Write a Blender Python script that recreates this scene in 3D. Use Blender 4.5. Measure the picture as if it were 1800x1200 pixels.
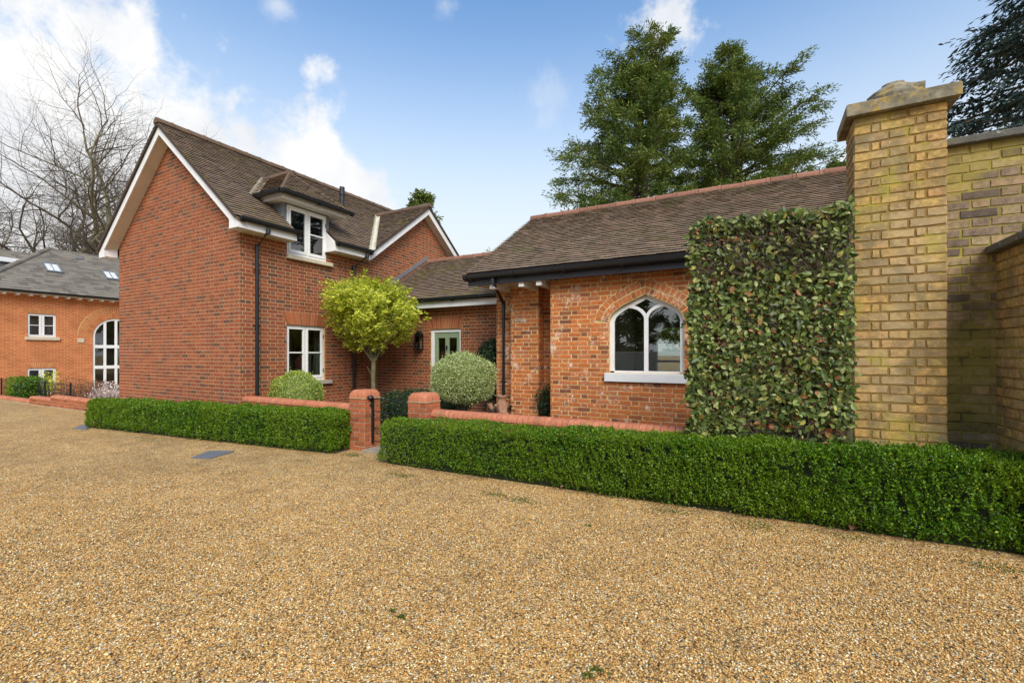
import bpy, bmesh, math, random
import numpy as np
from mathutils import Vector, Matrix
from mathutils.geometry import tessellate_polygon

for o in list(bpy.data.objects):
    bpy.data.objects.remove(o, do_unlink=True)
scene = bpy.context.scene
COL = scene.collection
random.seed(7)
rng = np.random.default_rng(7)

# ---------------------------------------------------------------- camera
TH = math.atan2(435, 800)
CT, ST = math.cos(TH), math.sin(TH)
CH = 1.5
cam_d = bpy.data.cameras.new('camera')
cam_d.sensor_width = 36.0
cam_d.lens = 16.0
cam_d.shift_y = 22 / 1800
cam_d.clip_start = 0.05
cam_d.clip_end = 2000
cam = bpy.data.objects.new('camera', cam_d)
cam.location = (0, 0, CH)
cam.rotation_euler = (math.radians(90), 0, TH)
COL.objects.link(cam)
scene.camera = cam
scene.render.resolution_x = 1024
scene.render.resolution_y = 682

# ---------------------------------------------------------------- light
SUN_AZ = math.radians(-48)      # direction the sun stands in, from +X towards -Y
SUN_EL = math.radians(42)
sun_vec = Vector((math.cos(SUN_AZ) * math.cos(SUN_EL), math.sin(SUN_AZ) * math.cos(SUN_EL), math.sin(SUN_EL)))
sd = bpy.data.lights.new('sun', 'SUN')
sd.energy = 1.5
sd.angle = math.radians(38)
sd.color = (1.0, 0.92, 0.80)
sun = bpy.data.objects.new('sun', sd)
sun.rotation_euler = (-sun_vec).to_track_quat('-Z', 'Y').to_euler()
COL.objects.link(sun)

scene.view_settings.view_transform = 'Standard'
scene.view_settings.look = 'None'
scene.view_settings.gamma = 1.0
scene.view_settings.use_curve_mapping = False
scene.view_settings.exposure = 1.5


class NT:
    """tiny node-tree helper"""
    def __init__(self, tree):
        self.t = tree
        self.n = tree.nodes
        self.n.clear()

    def node(self, typ, ins=None, **props):
        nd = self.n.new(typ)
        for k, v in props.items():
            setattr(nd, k, v)
        if ins:
            for k, v in ins.items():
                if isinstance(v, bpy.types.NodeSocket):
                    self.t.links.new(v, nd.inputs[k])
                else:
                    nd.inputs[k].default_value = v
        return nd

    def math(self, op, a, b=None, c=None, clamp=False):
        ins = {0: a}
        if b is not None: ins[1] = b
        if c is not None: ins[2] = c
        return self.node('ShaderNodeMath', ins, operation=op, use_clamp=clamp).outputs[0]

    def mix(self, fac, a, b, blend='MIX'):
        nd = self.node('ShaderNodeMix', data_type='RGBA', blend_type=blend)
        for s, v in ((nd.inputs[0], fac), (nd.inputs[6], a), (nd.inputs[7], b)):
            if isinstance(v, bpy.types.NodeSocket):
                self.t.links.new(v, s)
            else:
                s.default_value = v if not isinstance(v, tuple) else (*v, 1)[:4]
        return nd.outputs[2]

    def ramp(self, fac, stops, interp='LINEAR'):
        nd = self.node('ShaderNodeValToRGB', {0: fac})
        cr = nd.color_ramp
        cr.interpolation = interp
        while len(cr.elements) < len(stops):
            cr.elements.new(0.5)
        for e, (p, c) in zip(cr.elements, stops):
            e.position = p
            e.color = (*c, 1) if not isinstance(c, (int, float)) else (c, c, c, 1)
        return nd.outputs[0]

    def noise(self, vec, scale, detail=4, rough=.55, dist=0.0):
        return self.node('ShaderNodeTexNoise', {'Vector': vec, 'Scale': scale, 'Detail': detail, 'Roughness': rough, 'Distortion': dist}).outputs[0]

    def smooth(self, v, lo, hi):
        nd = self.node('ShaderNodeMapRange', {0: v, 1: lo, 2: hi, 3: 0.0, 4: 1.0}, interpolation_type='SMOOTHSTEP')
        return nd.outputs[0]


# ---------------------------------------------------------------- sky
world = bpy.data.worlds.new('World')
scene.world = world
world.use_nodes = True
w = NT(world.node_tree)
def ray0(u, v):
    r, k = (u - 900) / 800, (622 - v) / 800
    return tuple(Vector((r * CT - ST, r * ST + CT, k)).normalized())


tc = w.node('ShaderNodeTexCoord')
dvec = tc.outputs['Generated']
sky = w.node('ShaderNodeTexSky', sky_type='NISHITA')
sky.sun_disc = False
sky.sun_elevation = SUN_EL
sky.sun_rotation = math.atan2(sun_vec.x, sun_vec.y)
sky.altitude = 50
sky.air_density = 1.0
sky.dust_density = 0.6
sky.ozone_density = 2.0
sep = w.node('ShaderNodeSeparateXYZ', {0: dvec})
dz = sep.outputs[2]
left = Vector((-CT, -ST, 0))
ldot = w.node('ShaderNodeVectorMath', {0: dvec, 1: tuple(left)}, operation='DOT_PRODUCT').outputs['Value']
n1 = w.noise(dvec, 5.0, 6, .55)
n2 = w.noise(dvec, 16.0, 5, .6)
lump = w.math('ADD', w.math('MULTIPLY', w.math('SUBTRACT', n1, .5), .42), w.math('MULTIPLY', w.math('SUBTRACT', n2, .5), .20))
# banks of cumulus stand on both sides of the view and thin out to haze between them
top = w.math('ADD', w.math('MULTIPLY', w.smooth(ldot, .06, .36), .475), w.math('MULTIPLY', w.smooth(w.math('MULTIPLY', ldot, -1.0), .38, .55), .32))
bank = w.smooth(w.math('ADD', w.math('SUBTRACT', top, dz), lump), -.01, .07)
cloud = bank
for (pu, pv, pw) in ((1165, 32, .062), (494, 12, .022), (782, 6, .024), (962, 165, .05)):
    pdv = ray0(pu, pv)
    dd = w.node('ShaderNodeVectorMath', {0: dvec, 1: pdv}, operation='DISTANCE').outputs['Value']
    pm = w.smooth(w.math('ADD', w.math('SUBTRACT', pw, dd), w.math('MULTIPLY', w.math('SUBTRACT', w.noise(dvec, 14.0, 6, .65), .5), pw * 3.2)), -.01, .055)
    cloud = w.math('MAXIMUM', cloud, w.math('MULTIPLY', pm, .9 if pv < 100 else .25))
haze_f = w.math('MULTIPLY', w.smooth(w.math('MULTIPLY', dz, -1.0), -.66, -.17), .96)
shade = w.ramp(w.noise(dvec, 6.5, 5, .6), [(.3, (.80, .83, .88)), (.60, (1.0, .995, .985))])
bg_sky = w.node('ShaderNodeBackground', {'Color': w.mix(1.0, sky.outputs[0], (.86, 1.07, 1.14), 'MULTIPLY'), 'Strength': 0.085})
bg_haze = w.node('ShaderNodeBackground', {'Color': (.93, .99, 1.0, 1), 'Strength': 0.335})
bg_cloud = w.node('ShaderNodeBackground', {'Color': shade, 'Strength': 0.37})
m1 = w.node('ShaderNodeMixShader', {0: haze_f, 1: bg_sky.outputs[0], 2: bg_haze.outputs[0]})
m2 = w.node('ShaderNodeMixShader', {0: cloud, 1: m1.outputs[0], 2: bg_cloud.outputs[0]})
w.node('ShaderNodeOutputWorld', {0: m2.outputs[0]})


# ---------------------------------------------------------------- helpers
def proj_scale(p):
    cy = -p[0] * ST + p[1] * CT
    return 800 / max(cy, .1)


def ray(u, v):
    r, k = (u - 900) / 800, (622 - v) / 800
    return Vector((r * CT - ST, r * ST + CT, k))


def on_z(u, v, z=0.0):
    d = ray(u, v)
    return Vector((0, 0, CH)) + d * ((z - CH) / d.z)


def at_depth(u, v, depth):
    return Vector((0, 0, CH)) + ray(u, v) * depth


def link(o, parent=None):
    COL.objects.link(o)
    if parent is not None:
        o.parent = parent
        loc = parent.get('_loc')
        if loc is not None:
            o.matrix_parent_inverse = Matrix.Translation(-Vector(loc))
    return o


def tag(o, label=None, cat=None, group=None, kind=None):
    if label: o['label'] = label
    if cat: o['category'] = cat
    if group: o['group'] = group
    if kind: o['kind'] = kind
    return o


ROOTS = []


def thing(name, loc, label, cat, group=None):
    o = bpy.data.objects.new(name, None)
    o.empty_display_size = .2
    o.location = loc
    COL.objects.link(o)
    o['_loc'] = tuple(loc)
    ROOTS.append(o)
    return tag(o, label, cat, group)


I4 = Matrix.Identity(4)


class MB:
    def __init__(self, M=None):
        self.v, self.f, self.r = [], [], []
        self.M = M or I4

    def add(self, verts, faces, rnd=0.0, M=None):
        M = M or self.M
        b = len(self.v)
        self.v += [tuple(M @ Vector(p)) for p in verts]
        self.f += [tuple(b + i for i in f) for f in faces]
        self.r += [rnd] * len(verts)

    def box(self, x0, x1, y0, y1, z0, z1, rnd=0.0, M=None):
        v = [(x0, y0, z0), (x1, y0, z0), (x1, y1, z0), (x0, y1, z0), (x0, y0, z1), (x1, y0, z1), (x1, y1, z1), (x0, y1, z1)]
        self.add(v, [(0, 3, 2, 1), (4, 5, 6, 7), (0, 1, 5, 4), (1, 2, 6, 5), (2, 3, 7, 6), (3, 0, 4, 7)], rnd, M)

    def prism(self, poly, y0, y1, rnd=0.0, M=None):
        """poly: list of (x,z), extruded along y"""
        n = len(poly)
        v = [(x, y0, z) for x, z in poly] + [(x, y1, z) for x, z in poly]
        tri = tessellate_polygon([[Vector((x, z, 0)) for x, z in poly]])
        area = sum(poly[i][0] * poly[(i + 1) % n][1] - poly[(i + 1) % n][0] * poly[i][1] for i in range(n))
        f = []
        for a, b, c in tri:
            s = (poly[b][0] - poly[a][0]) * (poly[c][1] - poly[a][1]) - (poly[b][1] - poly[a][1]) * (poly[c][0] - poly[a][0])
            t = (a, b, c) if s > 0 else (a, c, b)
            f.append(t)
            f.append(tuple(n + i for i in reversed(t)))
        for i in range(n):
            j = (i + 1) % n
            f.append((i, n + i, n + j, j) if area > 0 else (i, j, n + j, n + i))
        self.add(v, f, rnd, M)

    def strip(self, pts, wid, y0, y1, rnd=0.0, M=None):
        """solid band along a polyline (x,z); band lies to both sides by wid/2, extruded in y"""
        n = len(pts)
        v, f = [], []
        for i, (x, z) in enumerate(pts):
            a = pts[max(i - 1, 0)]
            b = pts[min(i + 1, n - 1)]
            dx, dz_ = b[0] - a[0], b[1] - a[1]
            l = math.hypot(dx, dz_) or 1
            nx, nz = -dz_ / l * wid / 2, dx / l * wid / 2
            v += [(x + nx, y0, z + nz), (x - nx, y0, z - nz), (x - nx, y1, z - nz), (x + nx, y1, z + nz)]
        for i in range(n - 1):
            a, b = 4 * i, 4 * i + 4
            for k in range(4):
                f.append((a + k, b + k, b + (k + 1) % 4, a + (k + 1) % 4))
        f.append((3, 2, 1, 0))
        f.append(tuple(4 * (n - 1) + k for k in range(4)))
        self.add(v, f, rnd, M)

    def tube(self, pts, rad, sides=8, cap=True, rnd=0.0):
        n = len(pts)
        if not hasattr(rad, '__len__'):
            rad = [rad] * n
        pts = [Vector(p) for p in pts]
        v, f = [], []
        up = Vector((0, 0, 1))
        for i, p in enumerate(pts):
            d = (pts[min(i + 1, n - 1)] - pts[max(i - 1, 0)])
            d = d.normalized() if d.length > 1e-9 else Vector((0, 0, 1))
            a = d.cross(up if abs(d.z) < .95 else Vector((1, 0, 0))).normalized()
            b = d.cross(a)
            for k in range(sides):
                t = 2 * math.pi * k / sides
                v.append(tuple(p + (a * math.cos(t) + b * math.sin(t)) * rad[i]))
        for i in range(n - 1):
            for k in range(sides):
                k2 = (k + 1) % sides
                f.append((i * sides + k, (i + 1) * sides + k, (i + 1) * sides + k2, i * sides + k2))
        if cap:
            f.append(tuple(range(sides)))
            f.append(tuple((n - 1) * sides + k for k in reversed(range(sides))))
        self.add(v, f, rnd)

    def lathe(self, prof, cx, cy, sides=20, rnd=0.0):
        v, f = [], []
        n = len(prof)
        for r, z in prof:
            for k in range(sides):
                t = 2 * math.pi * k / sides
                v.append((cx + r * math.cos(t), cy + r * math.sin(t), z))
        for i in range(n - 1):
            for k in range(sides):
                k2 = (k + 1) % sides
                f.append((i * sides + k, i * sides + k2, (i + 1) * sides + k2, (i + 1) * sides + k))
        f.append(tuple(reversed(range(sides))))
        f.append(tuple((n - 1) * sides + k for k in range(sides)))
        self.add(v, f, rnd)

    def mesh(self, name, smooth=False):
        me = bpy.data.meshes.new(name)
        me.from_pydata(self.v, [], self.f)
        a = me.attributes.new('rnd', 'FLOAT', 'POINT')
        a.data.foreach_set('value', self.r)
        if smooth:
            me.polygons.foreach_set('use_smooth', [True] * len(me.polygons))
        me.update()
        return me

    def build(self, name, mat, parent=None, smooth=False, bevel=0.0, label=None, kind=None):
        me = self.mesh(name, smooth)
        me.materials.append(mat)
        o = bpy.data.objects.new(name, me)
        link(o, parent)
        if bevel:
            m = o.modifiers.new('bevel', 'BEVEL')
            m.width = bevel
            m.segments = 2
            m.limit_method = 'ANGLE'
        if label: o['label'] = label
        if kind: o['kind'] = kind
        return o


def fast_mesh(name, verts, faces, mat, parent=None, rnd=None, smooth=False, kind=None):
    """numpy arrays: verts (n,3), faces (m,k)"""
    me = bpy.data.meshes.new(name)
    n, (m, k) = len(verts), faces.shape
    me.vertices.add(n)
    me.vertices.foreach_set('co', np.ascontiguousarray(verts, dtype=np.float32).ravel())
    me.loops.add(m * k)
    me.loops.foreach_set('vertex_index', np.ascontiguousarray(faces, dtype=np.int32).ravel())
    me.polygons.add(m)
    me.polygons.foreach_set('loop_start', np.arange(0, m * k, k, dtype=np.int32))
    if smooth:
        me.polygons.foreach_set('use_smooth', np.ones(m, dtype=bool))
    if rnd is not None:
        a = me.attributes.new('rnd', 'FLOAT', 'POINT')
        a.data.foreach_set('value', np.ascontiguousarray(rnd, dtype=np.float32))
    me.update(calc_edges=True)
    me.materials.append(mat)
    o = bpy.data.objects.new(name, me)
    link(o, parent)
    if kind: o['kind'] = kind
    return o


def mat_new(name):
    m = bpy.data.materials.new(name)
    m.use_nodes = True
    return m, NT(m.node_tree)


def finish(t, color, rough=.8, bump=None, bstr=.3, bdist=.01, spec=.4, metallic=0.0, coat=0.0):
    ins = {'Base Color': color if not isinstance(color, tuple) else (*color, 1)[:4], 'Roughness': rough, 'Metallic': metallic, 'Specular IOR Level': spec}
    if coat: ins['Coat Weight'] = coat
    if bump is not None:
        ins['Normal'] = t.node('ShaderNodeBump', {'Strength': bstr, 'Distance': bdist, 'Height': bump}).outputs[0]
    p = t.node('ShaderNodeBsdfPrincipled', ins)
    t.node('ShaderNodeOutputMaterial', {0: p.outputs[0]})
    return p


def rand_socket(t):
    a = t.node('ShaderNodeAttribute', attribute_name='rnd').outputs['Fac']
    b = t.node('ShaderNodeObjectInfo').outputs['Random']
    return t.math('FRACT', t.math('ADD', a, b))


def pos(t):
    return t.node('ShaderNodeNewGeometry').outputs['Position']


def piece_mat(name, stops, grain=.25, gscale=60, white=None, lichen=None, rough=.88, bstr=.35, dark=None):
    """bricks and tiles: one colour for each piece from a ramp, plus grain and patches of wear"""
    m, t = mat_new(name)
    p = pos(t)
    c = t.ramp(rand_socket(t), stops)
    g = t.noise(p, gscale, 5, .65)
    c = t.mix(1.0, c, t.ramp(g, [(.25, 1 - grain), (.75, 1 + grain * .6)]), 'MULTIPLY')
    if dark:
        k = t.smooth(t.noise(p, dark[0], 5, .6), dark[1], dark[2])
        c = t.mix(t.math('MULTIPLY', k, dark[4]), c, dark[3])
    if lichen:
        for sc, lo, hi, colr, amt in lichen:
            k = t.smooth(t.noise(p, sc, 6, .65), lo, hi)
            c = t.mix(t.math('MULTIPLY', k, amt), c, colr)
    if white:
        k = t.math('MULTIPLY', t.smooth(t.noise(p, white[0], 5, .7), white[1], white[2]), t.smooth(t.noise(p, white[0] * 6, 3, .6), .42, .55))
        c = t.mix(t.math('MULTIPLY', k, .8), c, white[3])
    finish(t, c, rough, t.noise(p, gscale * 1.6, 6, .7), bstr, .006, .25)
    return m


def plain_mat(name, color, rough=.6, var=.12, vscale=8, bump=0.15, bscale=40, spec=.4, metallic=0.0, stain=None):
    m, t = mat_new(name)
    p = pos(t)
    c = t.mix(1.0, color, t.ramp(t.noise(p, vscale, 5, .6), [(.3, 1 - var), (.7, 1 + var * .5)]), 'MULTIPLY')
    if stain:
        for sc, lo, hi, colr, amt in stain:
            k = t.smooth(t.noise(p, sc, 6, .65), lo, hi)
            c = t.mix(t.math('MULTIPLY', k, amt), c, colr)
    finish(t, c, rough, t.noise(p, bscale, 5, .6), bump, .004, spec, metallic)
    return m


def leaf_mat(name, stops, transl=.35, rough=.45, patch=None, spec=.35):
    m, t = mat_new(name)
    c = t.ramp(rand_socket(t), stops)
    if patch:
        k = t.smooth(t.noise(pos(t), patch[0], 3, .5), .42, .62)
        c = t.mix(t.math('MULTIPLY', k, patch[2]), c, patch[1])
    pr = t.node('ShaderNodeBsdfPrincipled', {'Base Color': c, 'Roughness': rough, 'Specular IOR Level': spec})
    tr = t.node('ShaderNodeBsdfTranslucent', {'Color': c})
    mx = t.node('ShaderNodeMixShader', {0: transl, 1: pr.outputs[0], 2: tr.outputs[0]})
    t.node('ShaderNodeOutputMaterial', {0: mx.outputs[0]})
    return m


# ---------------------------------------------------------------- materials
M_ = {}
M_['brick'] = piece_mat('cottage_brick', [(0, (0.134, 0.064, 0.045)), (.09, (0.170, 0.070, 0.045)), (.15, (0.237, 0.071, 0.038)), (.32, (0.268, 0.074, 0.038)), (.55, (0.308, 0.081, 0.038)), (.78, (0.349, 0.102, 0.047)), (.9, (0.294, 0.088, 0.048)), (.97, (0.215, 0.090, 0.061))], .32, 42,
                        dark=(2.2, .5, .72, (.19, .075, .04), .3))
M_['mortar'] = plain_mat('cottage_mortar', (.47, .32, .16), .95, .2, 30, .4, 220)
M_['arch_brick'] = piece_mat('gauged_brick', [(0, (.26, .085, .04)), (.4, (.38, .12, .05)), (.8, (.44, .145, .06)), (1, (.31, .11, .05))], .2, 60)
M_['old_brick'] = piece_mat('old_orange_brick', [(0, (.21, .08, .045)), (.10, (.32, .11, .05)), (.25, (.50, .145, .042)), (.6, (.60, .18, .05)), (.85, (.54, .18, .07)), (1, (.42, .15, .075))], .3, 45,
                            white=(3.0, .535, .65, (.84, .72, .60)), bstr=.9, dark=(9, .52, .7, (.30, .11, .06), .45))
M_['old_mortar'] = plain_mat('old_mortar', (.66, .46, .21), .95, .25, 12, .6, 150, stain=[(3.4, .56, .7, (.72, .62, .48), .6)])
M_['stock_brick'] = piece_mat('yellow_stock_brick', [(0, (0.260, 0.172, 0.076)), (.18, (0.380, 0.263, 0.096)), (.42, (0.500, 0.329, 0.108)), (.62, (0.540, 0.329, 0.104)), (.78, (0.500, 0.286, 0.108)), (.9, (0.360, 0.263, 0.112)), (1, (0.520, 0.296, 0.112))], .5, 24, bstr=.55,
                              dark=(9, .45, .60, (.20, .14, .065), .65), lichen=[(1.3, .47, .64, (.50, .38, .23), .45), (3.1, .52, .64, (.17, .15, .085), .55), (2.3, .52, .68, (.36, .31, .045), .55), (34, .60, .68, (.58, .46, .28), .5)])
M_['stock_mortar'] = plain_mat('yellow_stock_mortar', (.25, .155, .045), .95, .3, 10, .7, 120, stain=[(2.3, .5, .68, (.42, .36, .05), .7)])
M_['mossy_brick'] = piece_mat('mossy_stock_brick', [(0, (.12, .09, .07)), (.25, (.26, .18, .11)), (.5, (.35, .26, .14)), (.75, (.40, .27, .14)), (1, (.22, .16, .115))], .5, 26, bstr=.55,
                              dark=(3.0, .5, .66, (.045, .04, .03), .75), lichen=[(1.5, .44, .60, (.38, .31, .04), .5)])
M_['mossy_mortar'] = plain_mat('mossy_stock_mortar', (.28, .22, .07), .95, .35, 9, .7, 120, stain=[(1.7, .46, .62, (.37, .32, .045), .6), (3.0, .54, .66, (.06, .05, .03), .75)])
M_['pier_brick'] = piece_mat('red_pier_brick', [(0, (.25, .075, .035)), (.3, (.36, .10, .042)), (.7, (.45, .135, .055)), (1, (.34, .105, .05))], .32, 50, lichen=[(5, .56, .7, (.16, .14, .05), .5)], white=(6, .62, .75, (.6, .5, .4)))
M_['pier_mortar'] = plain_mat('pier_mortar', (.42, .32, .2), .95, .3, 14, .5, 150, stain=[(5, .5, .65, (.22, .2, .06), .6)])
M_['coping_joint'] = plain_mat('coping_joint_mortar', (.16, .10, .07), .95, .3, 14, .5, 150)
M_['coping'] = piece_mat('bullnose_coping', [(0, (.44, .15, .075)), (.5, (.55, .205, .11)), (1, (.42, .14, .075))], .28, 22, lichen=[(4, .56, .70, (.22, .17, .09), .45), (14, .58, .68, (.30, .12, .07), .5), (26, .66, .74, (.66, .42, .30), .4)], rough=.8, bstr=.5)
M_['tile'] = piece_mat('roof_tile', [(0, (0.180, 0.130, 0.095)), (.3, (0.212, 0.154, 0.111)), (.6, (0.244, 0.175, 0.129)), (.9, (0.280, 0.189, 0.135)), (1, (0.195, 0.153, 0.108))], .25, 40,
                       lichen=[(1.7, .52, .66, (.22, .20, .05), .6), (9, .57, .67, (.38, .34, .09), .6), (4, .56, .7, (.11, .085, .065), .45)], bstr=.5)
M_['old_tile'] = piece_mat('old_roof_tile', [(0, (0.231, 0.173, 0.123)), (.3, (0.266, 0.200, 0.141)), (.6, (0.305, 0.224, 0.159)), (.92, (0.359, 0.242, 0.169)), (1, (0.237, 0.192, 0.130))], .25, 40,
                           lichen=[(1.1, .54, .68, (.20, .185, .075), .55), (10, .62, .70, (.42, .39, .16), .6), (3, .55, .7, (.15, .11, .085), .45)], bstr=.5)
M_['ridge'] = piece_mat('ridge_tile', [(0, (.11, .078, .055)), (.5, (.165, .105, .07)), (1, (.13, .085, .058))], .3, 30, lichen=[(7, .55, .7, (.15, .14, .05), .5)])
M_['ridge_red'] = piece_mat('red_ridge_tile', [(0, (.22, .105, .07)), (.5, (.31, .15, .10)), (1, (.25, .115, .08))], .25, 30, lichen=[(7, .6, .72, (.25, .2, .1), .5)])
M_['slate'] = piece_mat('roof_slate', [(0, (.125, .108, .088)), (.4, (.180, .156, .126)), (.8, (.225, .195, .156)), (1, (.15, .135, .115))], .2, 30, lichen=[(1.5, .5, .7, (.17, .15, .105), .6)], rough=.85)
M_['underlay'] = plain_mat('roof_underlay', (.06, .045, .035), .95)
M_['white'] = plain_mat('white_paint', (.78, .78, .77), .4, .06, 5, .05, 60)
M_['board'] = plain_mat('weathered_white_board', (.74, .74, .74), .5, .1, 4, .08, 50)
M_['soffit'] = plain_mat('soffit', (.66, .60, .50), .7, .1, 4)
M_['cream'] = plain_mat('valley_liner', (.62, .58, .44), .6, .18, 9, stain=[(5, .55, .7, (.35, .34, .12), .5)])
M_['lead'] = plain_mat('lead_sheet', (.17, .18, .195), .5, .2, 9, .15, 30, .5)
M_['black'] = plain_mat('black_plastic', (.012, .013, .016), .32, .2, 20, .05, 40, .5)
M_['blackboard'] = plain_mat('black_painted_board', (.02, .02, .026), .45, .2, 10, .1, 40)
M_['iron'] = plain_mat('black_iron', (.012, .012, .013), .45, .2, 30, .2, 80)
M_['stone'] = plain_mat('sill_stone', (.56, .49, .36), .85, .15, 10, .3, 120)
M_['grey_stone'] = plain_mat('grey_sill_stone', (.40, .36, .31), .85, .15, 10, .3, 120)
M_['cap_stone'] = plain_mat('lichened_cap_stone', (.24, .21, .145), .95, .5, 11, 1.0, 45, stain=[(9, .48, .6, (.12, .11, .075), .6), (7, .52, .63, (.42, .27, .035), .6), (16, .6, .68, (.62, .61, .55), .7), (4, .58, .7, (.09, .085, .06), .7)])
M_['coping_stone'] = plain_mat('dark_coping_stone', (.115, .11, .095), .95, .35, 9, .8, 60, stain=[(14, .6, .7, (.45, .45, .41), .6), (5, .52, .66, (.17, .15, .05), .6)])
M_['door'] = plain_mat('sage_green_paint', (.235, .31, .19), .45, .06, 6, .05, 40)
M_['terracotta'] = plain_mat('weathered_terracotta', (.33, .17, .105), .9, .3, 9, .6, 60, stain=[(14, .5, .66, (.42, .33, .24), .6)])
M_['timber'] = plain_mat('green_stained_timber', (.085, .082, .038), .85, .3, 14, .4, 60)
M_['stem_bark'] = plain_mat('slender_stem_bark', (.17, .14, .075), .95, .3, 12, .6, 40)
M_['bark'] = plain_mat('bark', (.14, .115, .075), .95, .3, 12, .8, 40)
M_['pale_bark'] = plain_mat('greenish_pale_bark', (.235, .215, .125), .95, .35, 5, .6, 20, stain=[(1.2, .5, .7, (.14, .12, .09), .6)])
M_['twig'] = plain_mat('twig_bark', (.10, .078, .056), .9, .3, 20)
M_['yew_bark'] = plain_mat('yew_bark', (.15, .10, .075), .95, .3, 6, .6, 20)
M_['soil'] = plain_mat('bare_soil', (.075, .052, .036), .98, .4, 14, 1.0, 60, stain=[(30, .55, .65, (.16, .10, .06), .5)])
M_['paving'] = plain_mat('stone_paving', (.30, .26, .20), .9, .25, 6, .4, 80)
M_['slab'] = plain_mat('slate_slab', (.15, .16, .185), .5, .12, 12, .1, 60)
M_['curtain'] = plain_mat('curtain', (.62, .60, .56), .9, .1, 3)
M_['chair'] = plain_mat('upholstery', (.5, .46, .38), .9, .1, 3)
M_['room'] = plain_mat('room_plaster', (.72, .70, .64), .9, .05, 3)
M_['render'] = plain_mat('garden_wall_render', (.55, .55, .50), .9, .2, 3)
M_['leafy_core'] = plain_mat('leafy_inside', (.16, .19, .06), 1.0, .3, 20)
M_['core'] = plain_mat('inner_shade', (.014, .024, .007), 1.0, .3, 20)  # near-black: shade inside the foliage put into the colour

mg, t = mat_new('window_glass')
fr = t.node('ShaderNodeFresnel', {'IOR': 2.15}).outputs[0]
g1 = t.node('ShaderNodeBsdfTransparent', {'Color': (.62, .66, .63, 1)})
g2 = t.node('ShaderNodeBsdfGlossy', {'Color': (.93, .97, 1, 1), 'Roughness': .005})
t.node('ShaderNodeOutputMaterial', {0: t.node('ShaderNodeMixShader', {0: fr, 1: g1.outputs[0], 2: g2.outputs[0]}).outputs[0]})
M_['glass'] = mg

mg2, t = mat_new('skylight_glass')
fr = t.node('ShaderNodeFresnel', {'IOR': 1.5}).outputs[0]
g1 = t.node('ShaderNodeBsdfTransparent', {'Color': (.96, .97, .97, 1)})
g2 = t.node('ShaderNodeBsdfGlossy', {'Color': (1, 1, 1, 1), 'Roughness': .01})
t.node('ShaderNodeOutputMaterial', {0: t.node('ShaderNodeMixShader', {0: fr, 1: g1.outputs[0], 2: g2.outputs[0]}).outputs[0]})
M_['skyglass'] = mg2

# far brickwork of the building at the end of the drive: too small to pick the bricks apart
mb_, t = mat_new('far_brickwork')
q = t.node('ShaderNodeMapping', {'Vector': t.node('ShaderNodeTexCoord').outputs['Object'], 'Rotation': (math.radians(90), 0, math.radians(90))}).outputs[0]
sp = t.node('ShaderNodeSeparateXYZ', {0: t.node('ShaderNodeTexCoord').outputs['Object']})
q = t.node('ShaderNodeCombineXYZ', {0: sp.outputs[1], 1: sp.outputs[2], 2: 0.0}).outputs[0]
bt = t.node('ShaderNodeTexBrick', {'Vector': q, 'Color1': (.50, .125, .045, 1), 'Color2': (.62, .185, .065, 1), 'Mortar': (.55, .33, .15, 1), 'Scale': 1.0, 'Mortar Size': .011, 'Mortar Smooth': .3, 'Bias': -.1, 'Brick Width': .225, 'Row Height': .075})
c = t.mix(1.0, bt.outputs[0], t.ramp(t.noise(pos(t), 1.6, 6, .65), [(.3, .74), (.7, 1.08)]), 'MULTIPLY')
finish(t, c, .9, bt.outputs['Fac'], .5, -.006, .25)
M_['far_brick'] = mb_

M_['box_leaf'] = leaf_mat('box_leaf', [(0, (.034, .098, .004)), (.3, (.060, .155, .006)), (.65, (.105, .235, .010)), (.9, (.20, .34, .014)), (1, (.33, .42, .03))], .32, .36, (1.3, (.19, .29, .012), .5))
M_['gold_leaf'] = leaf_mat('golden_variegated_leaf', [(0, (0.176, 0.264, 0.032)), (.25, (0.386, 0.456, 0.044)), (.6, (0.737, 0.737, 0.069)), (.88, (0.850, 0.850, 0.126)), (1, (0.850, 0.850, 0.202))], .45, .45)
M_['cream_leaf'] = leaf_mat('cream_variegated_leaf', [(0, (.15, .21, .05)), (.25, (.33, .42, .12)), (.6, (.55, .62, .25)), (.85, (.74, .77, .42)), (1, (.84, .84, .58))], .45, .45)
M_['lime_leaf'] = leaf_mat('lime_leaf', [(0, (0.146, 0.244, 0.039)), (.4, (0.357, 0.488, 0.077)), (.8, (0.585, 0.683, 0.143)), (1, (0.747, 0.812, 0.260))], .45, .45)
M_['dark_leaf'] = leaf_mat('dark_evergreen_leaf', [(0, (0.010, 0.029, 0.010)), (.6, (0.023, 0.055, 0.018)), (1, (0.058, 0.104, 0.039))], .15, .35)
M_['climber_leaf'] = leaf_mat('climber_leaf', [(0, (.040, .068, .014)), (.3, (.080, .125, .024)), (.55, (.150, .205, .044)), (.76, (.26, .315, .085)), (.90, (.40, .43, .16)), (.962, (.47, .40, .07)), (.975, (.34, .13, .05)), (1, (.42, .19, .09))], .3, .36, spec=.38)
M_['yew_leaf'] = leaf_mat('yew_foliage', [(0, (0.053, 0.103, 0.027)), (.5, (0.111, 0.186, 0.041)), (.85, (0.200, 0.271, 0.051)), (1, (0.319, 0.357, 0.071))], .25, .5, (.45, (0.227, 0.258, 0.044), .45))
M_['cedar_leaf'] = leaf_mat('cedar_foliage', [(0, (0.023, 0.047, 0.040)), (.6, (0.047, 0.081, 0.068)), (1, (0.085, 0.127, 0.094))], .15, .5)
M_['blossom'] = leaf_mat('pale_blossom', [(0, (.45, .30, .26)), (.4, (.66, .52, .46)), (1, (.80, .72, .66))], .3, .6)
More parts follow.
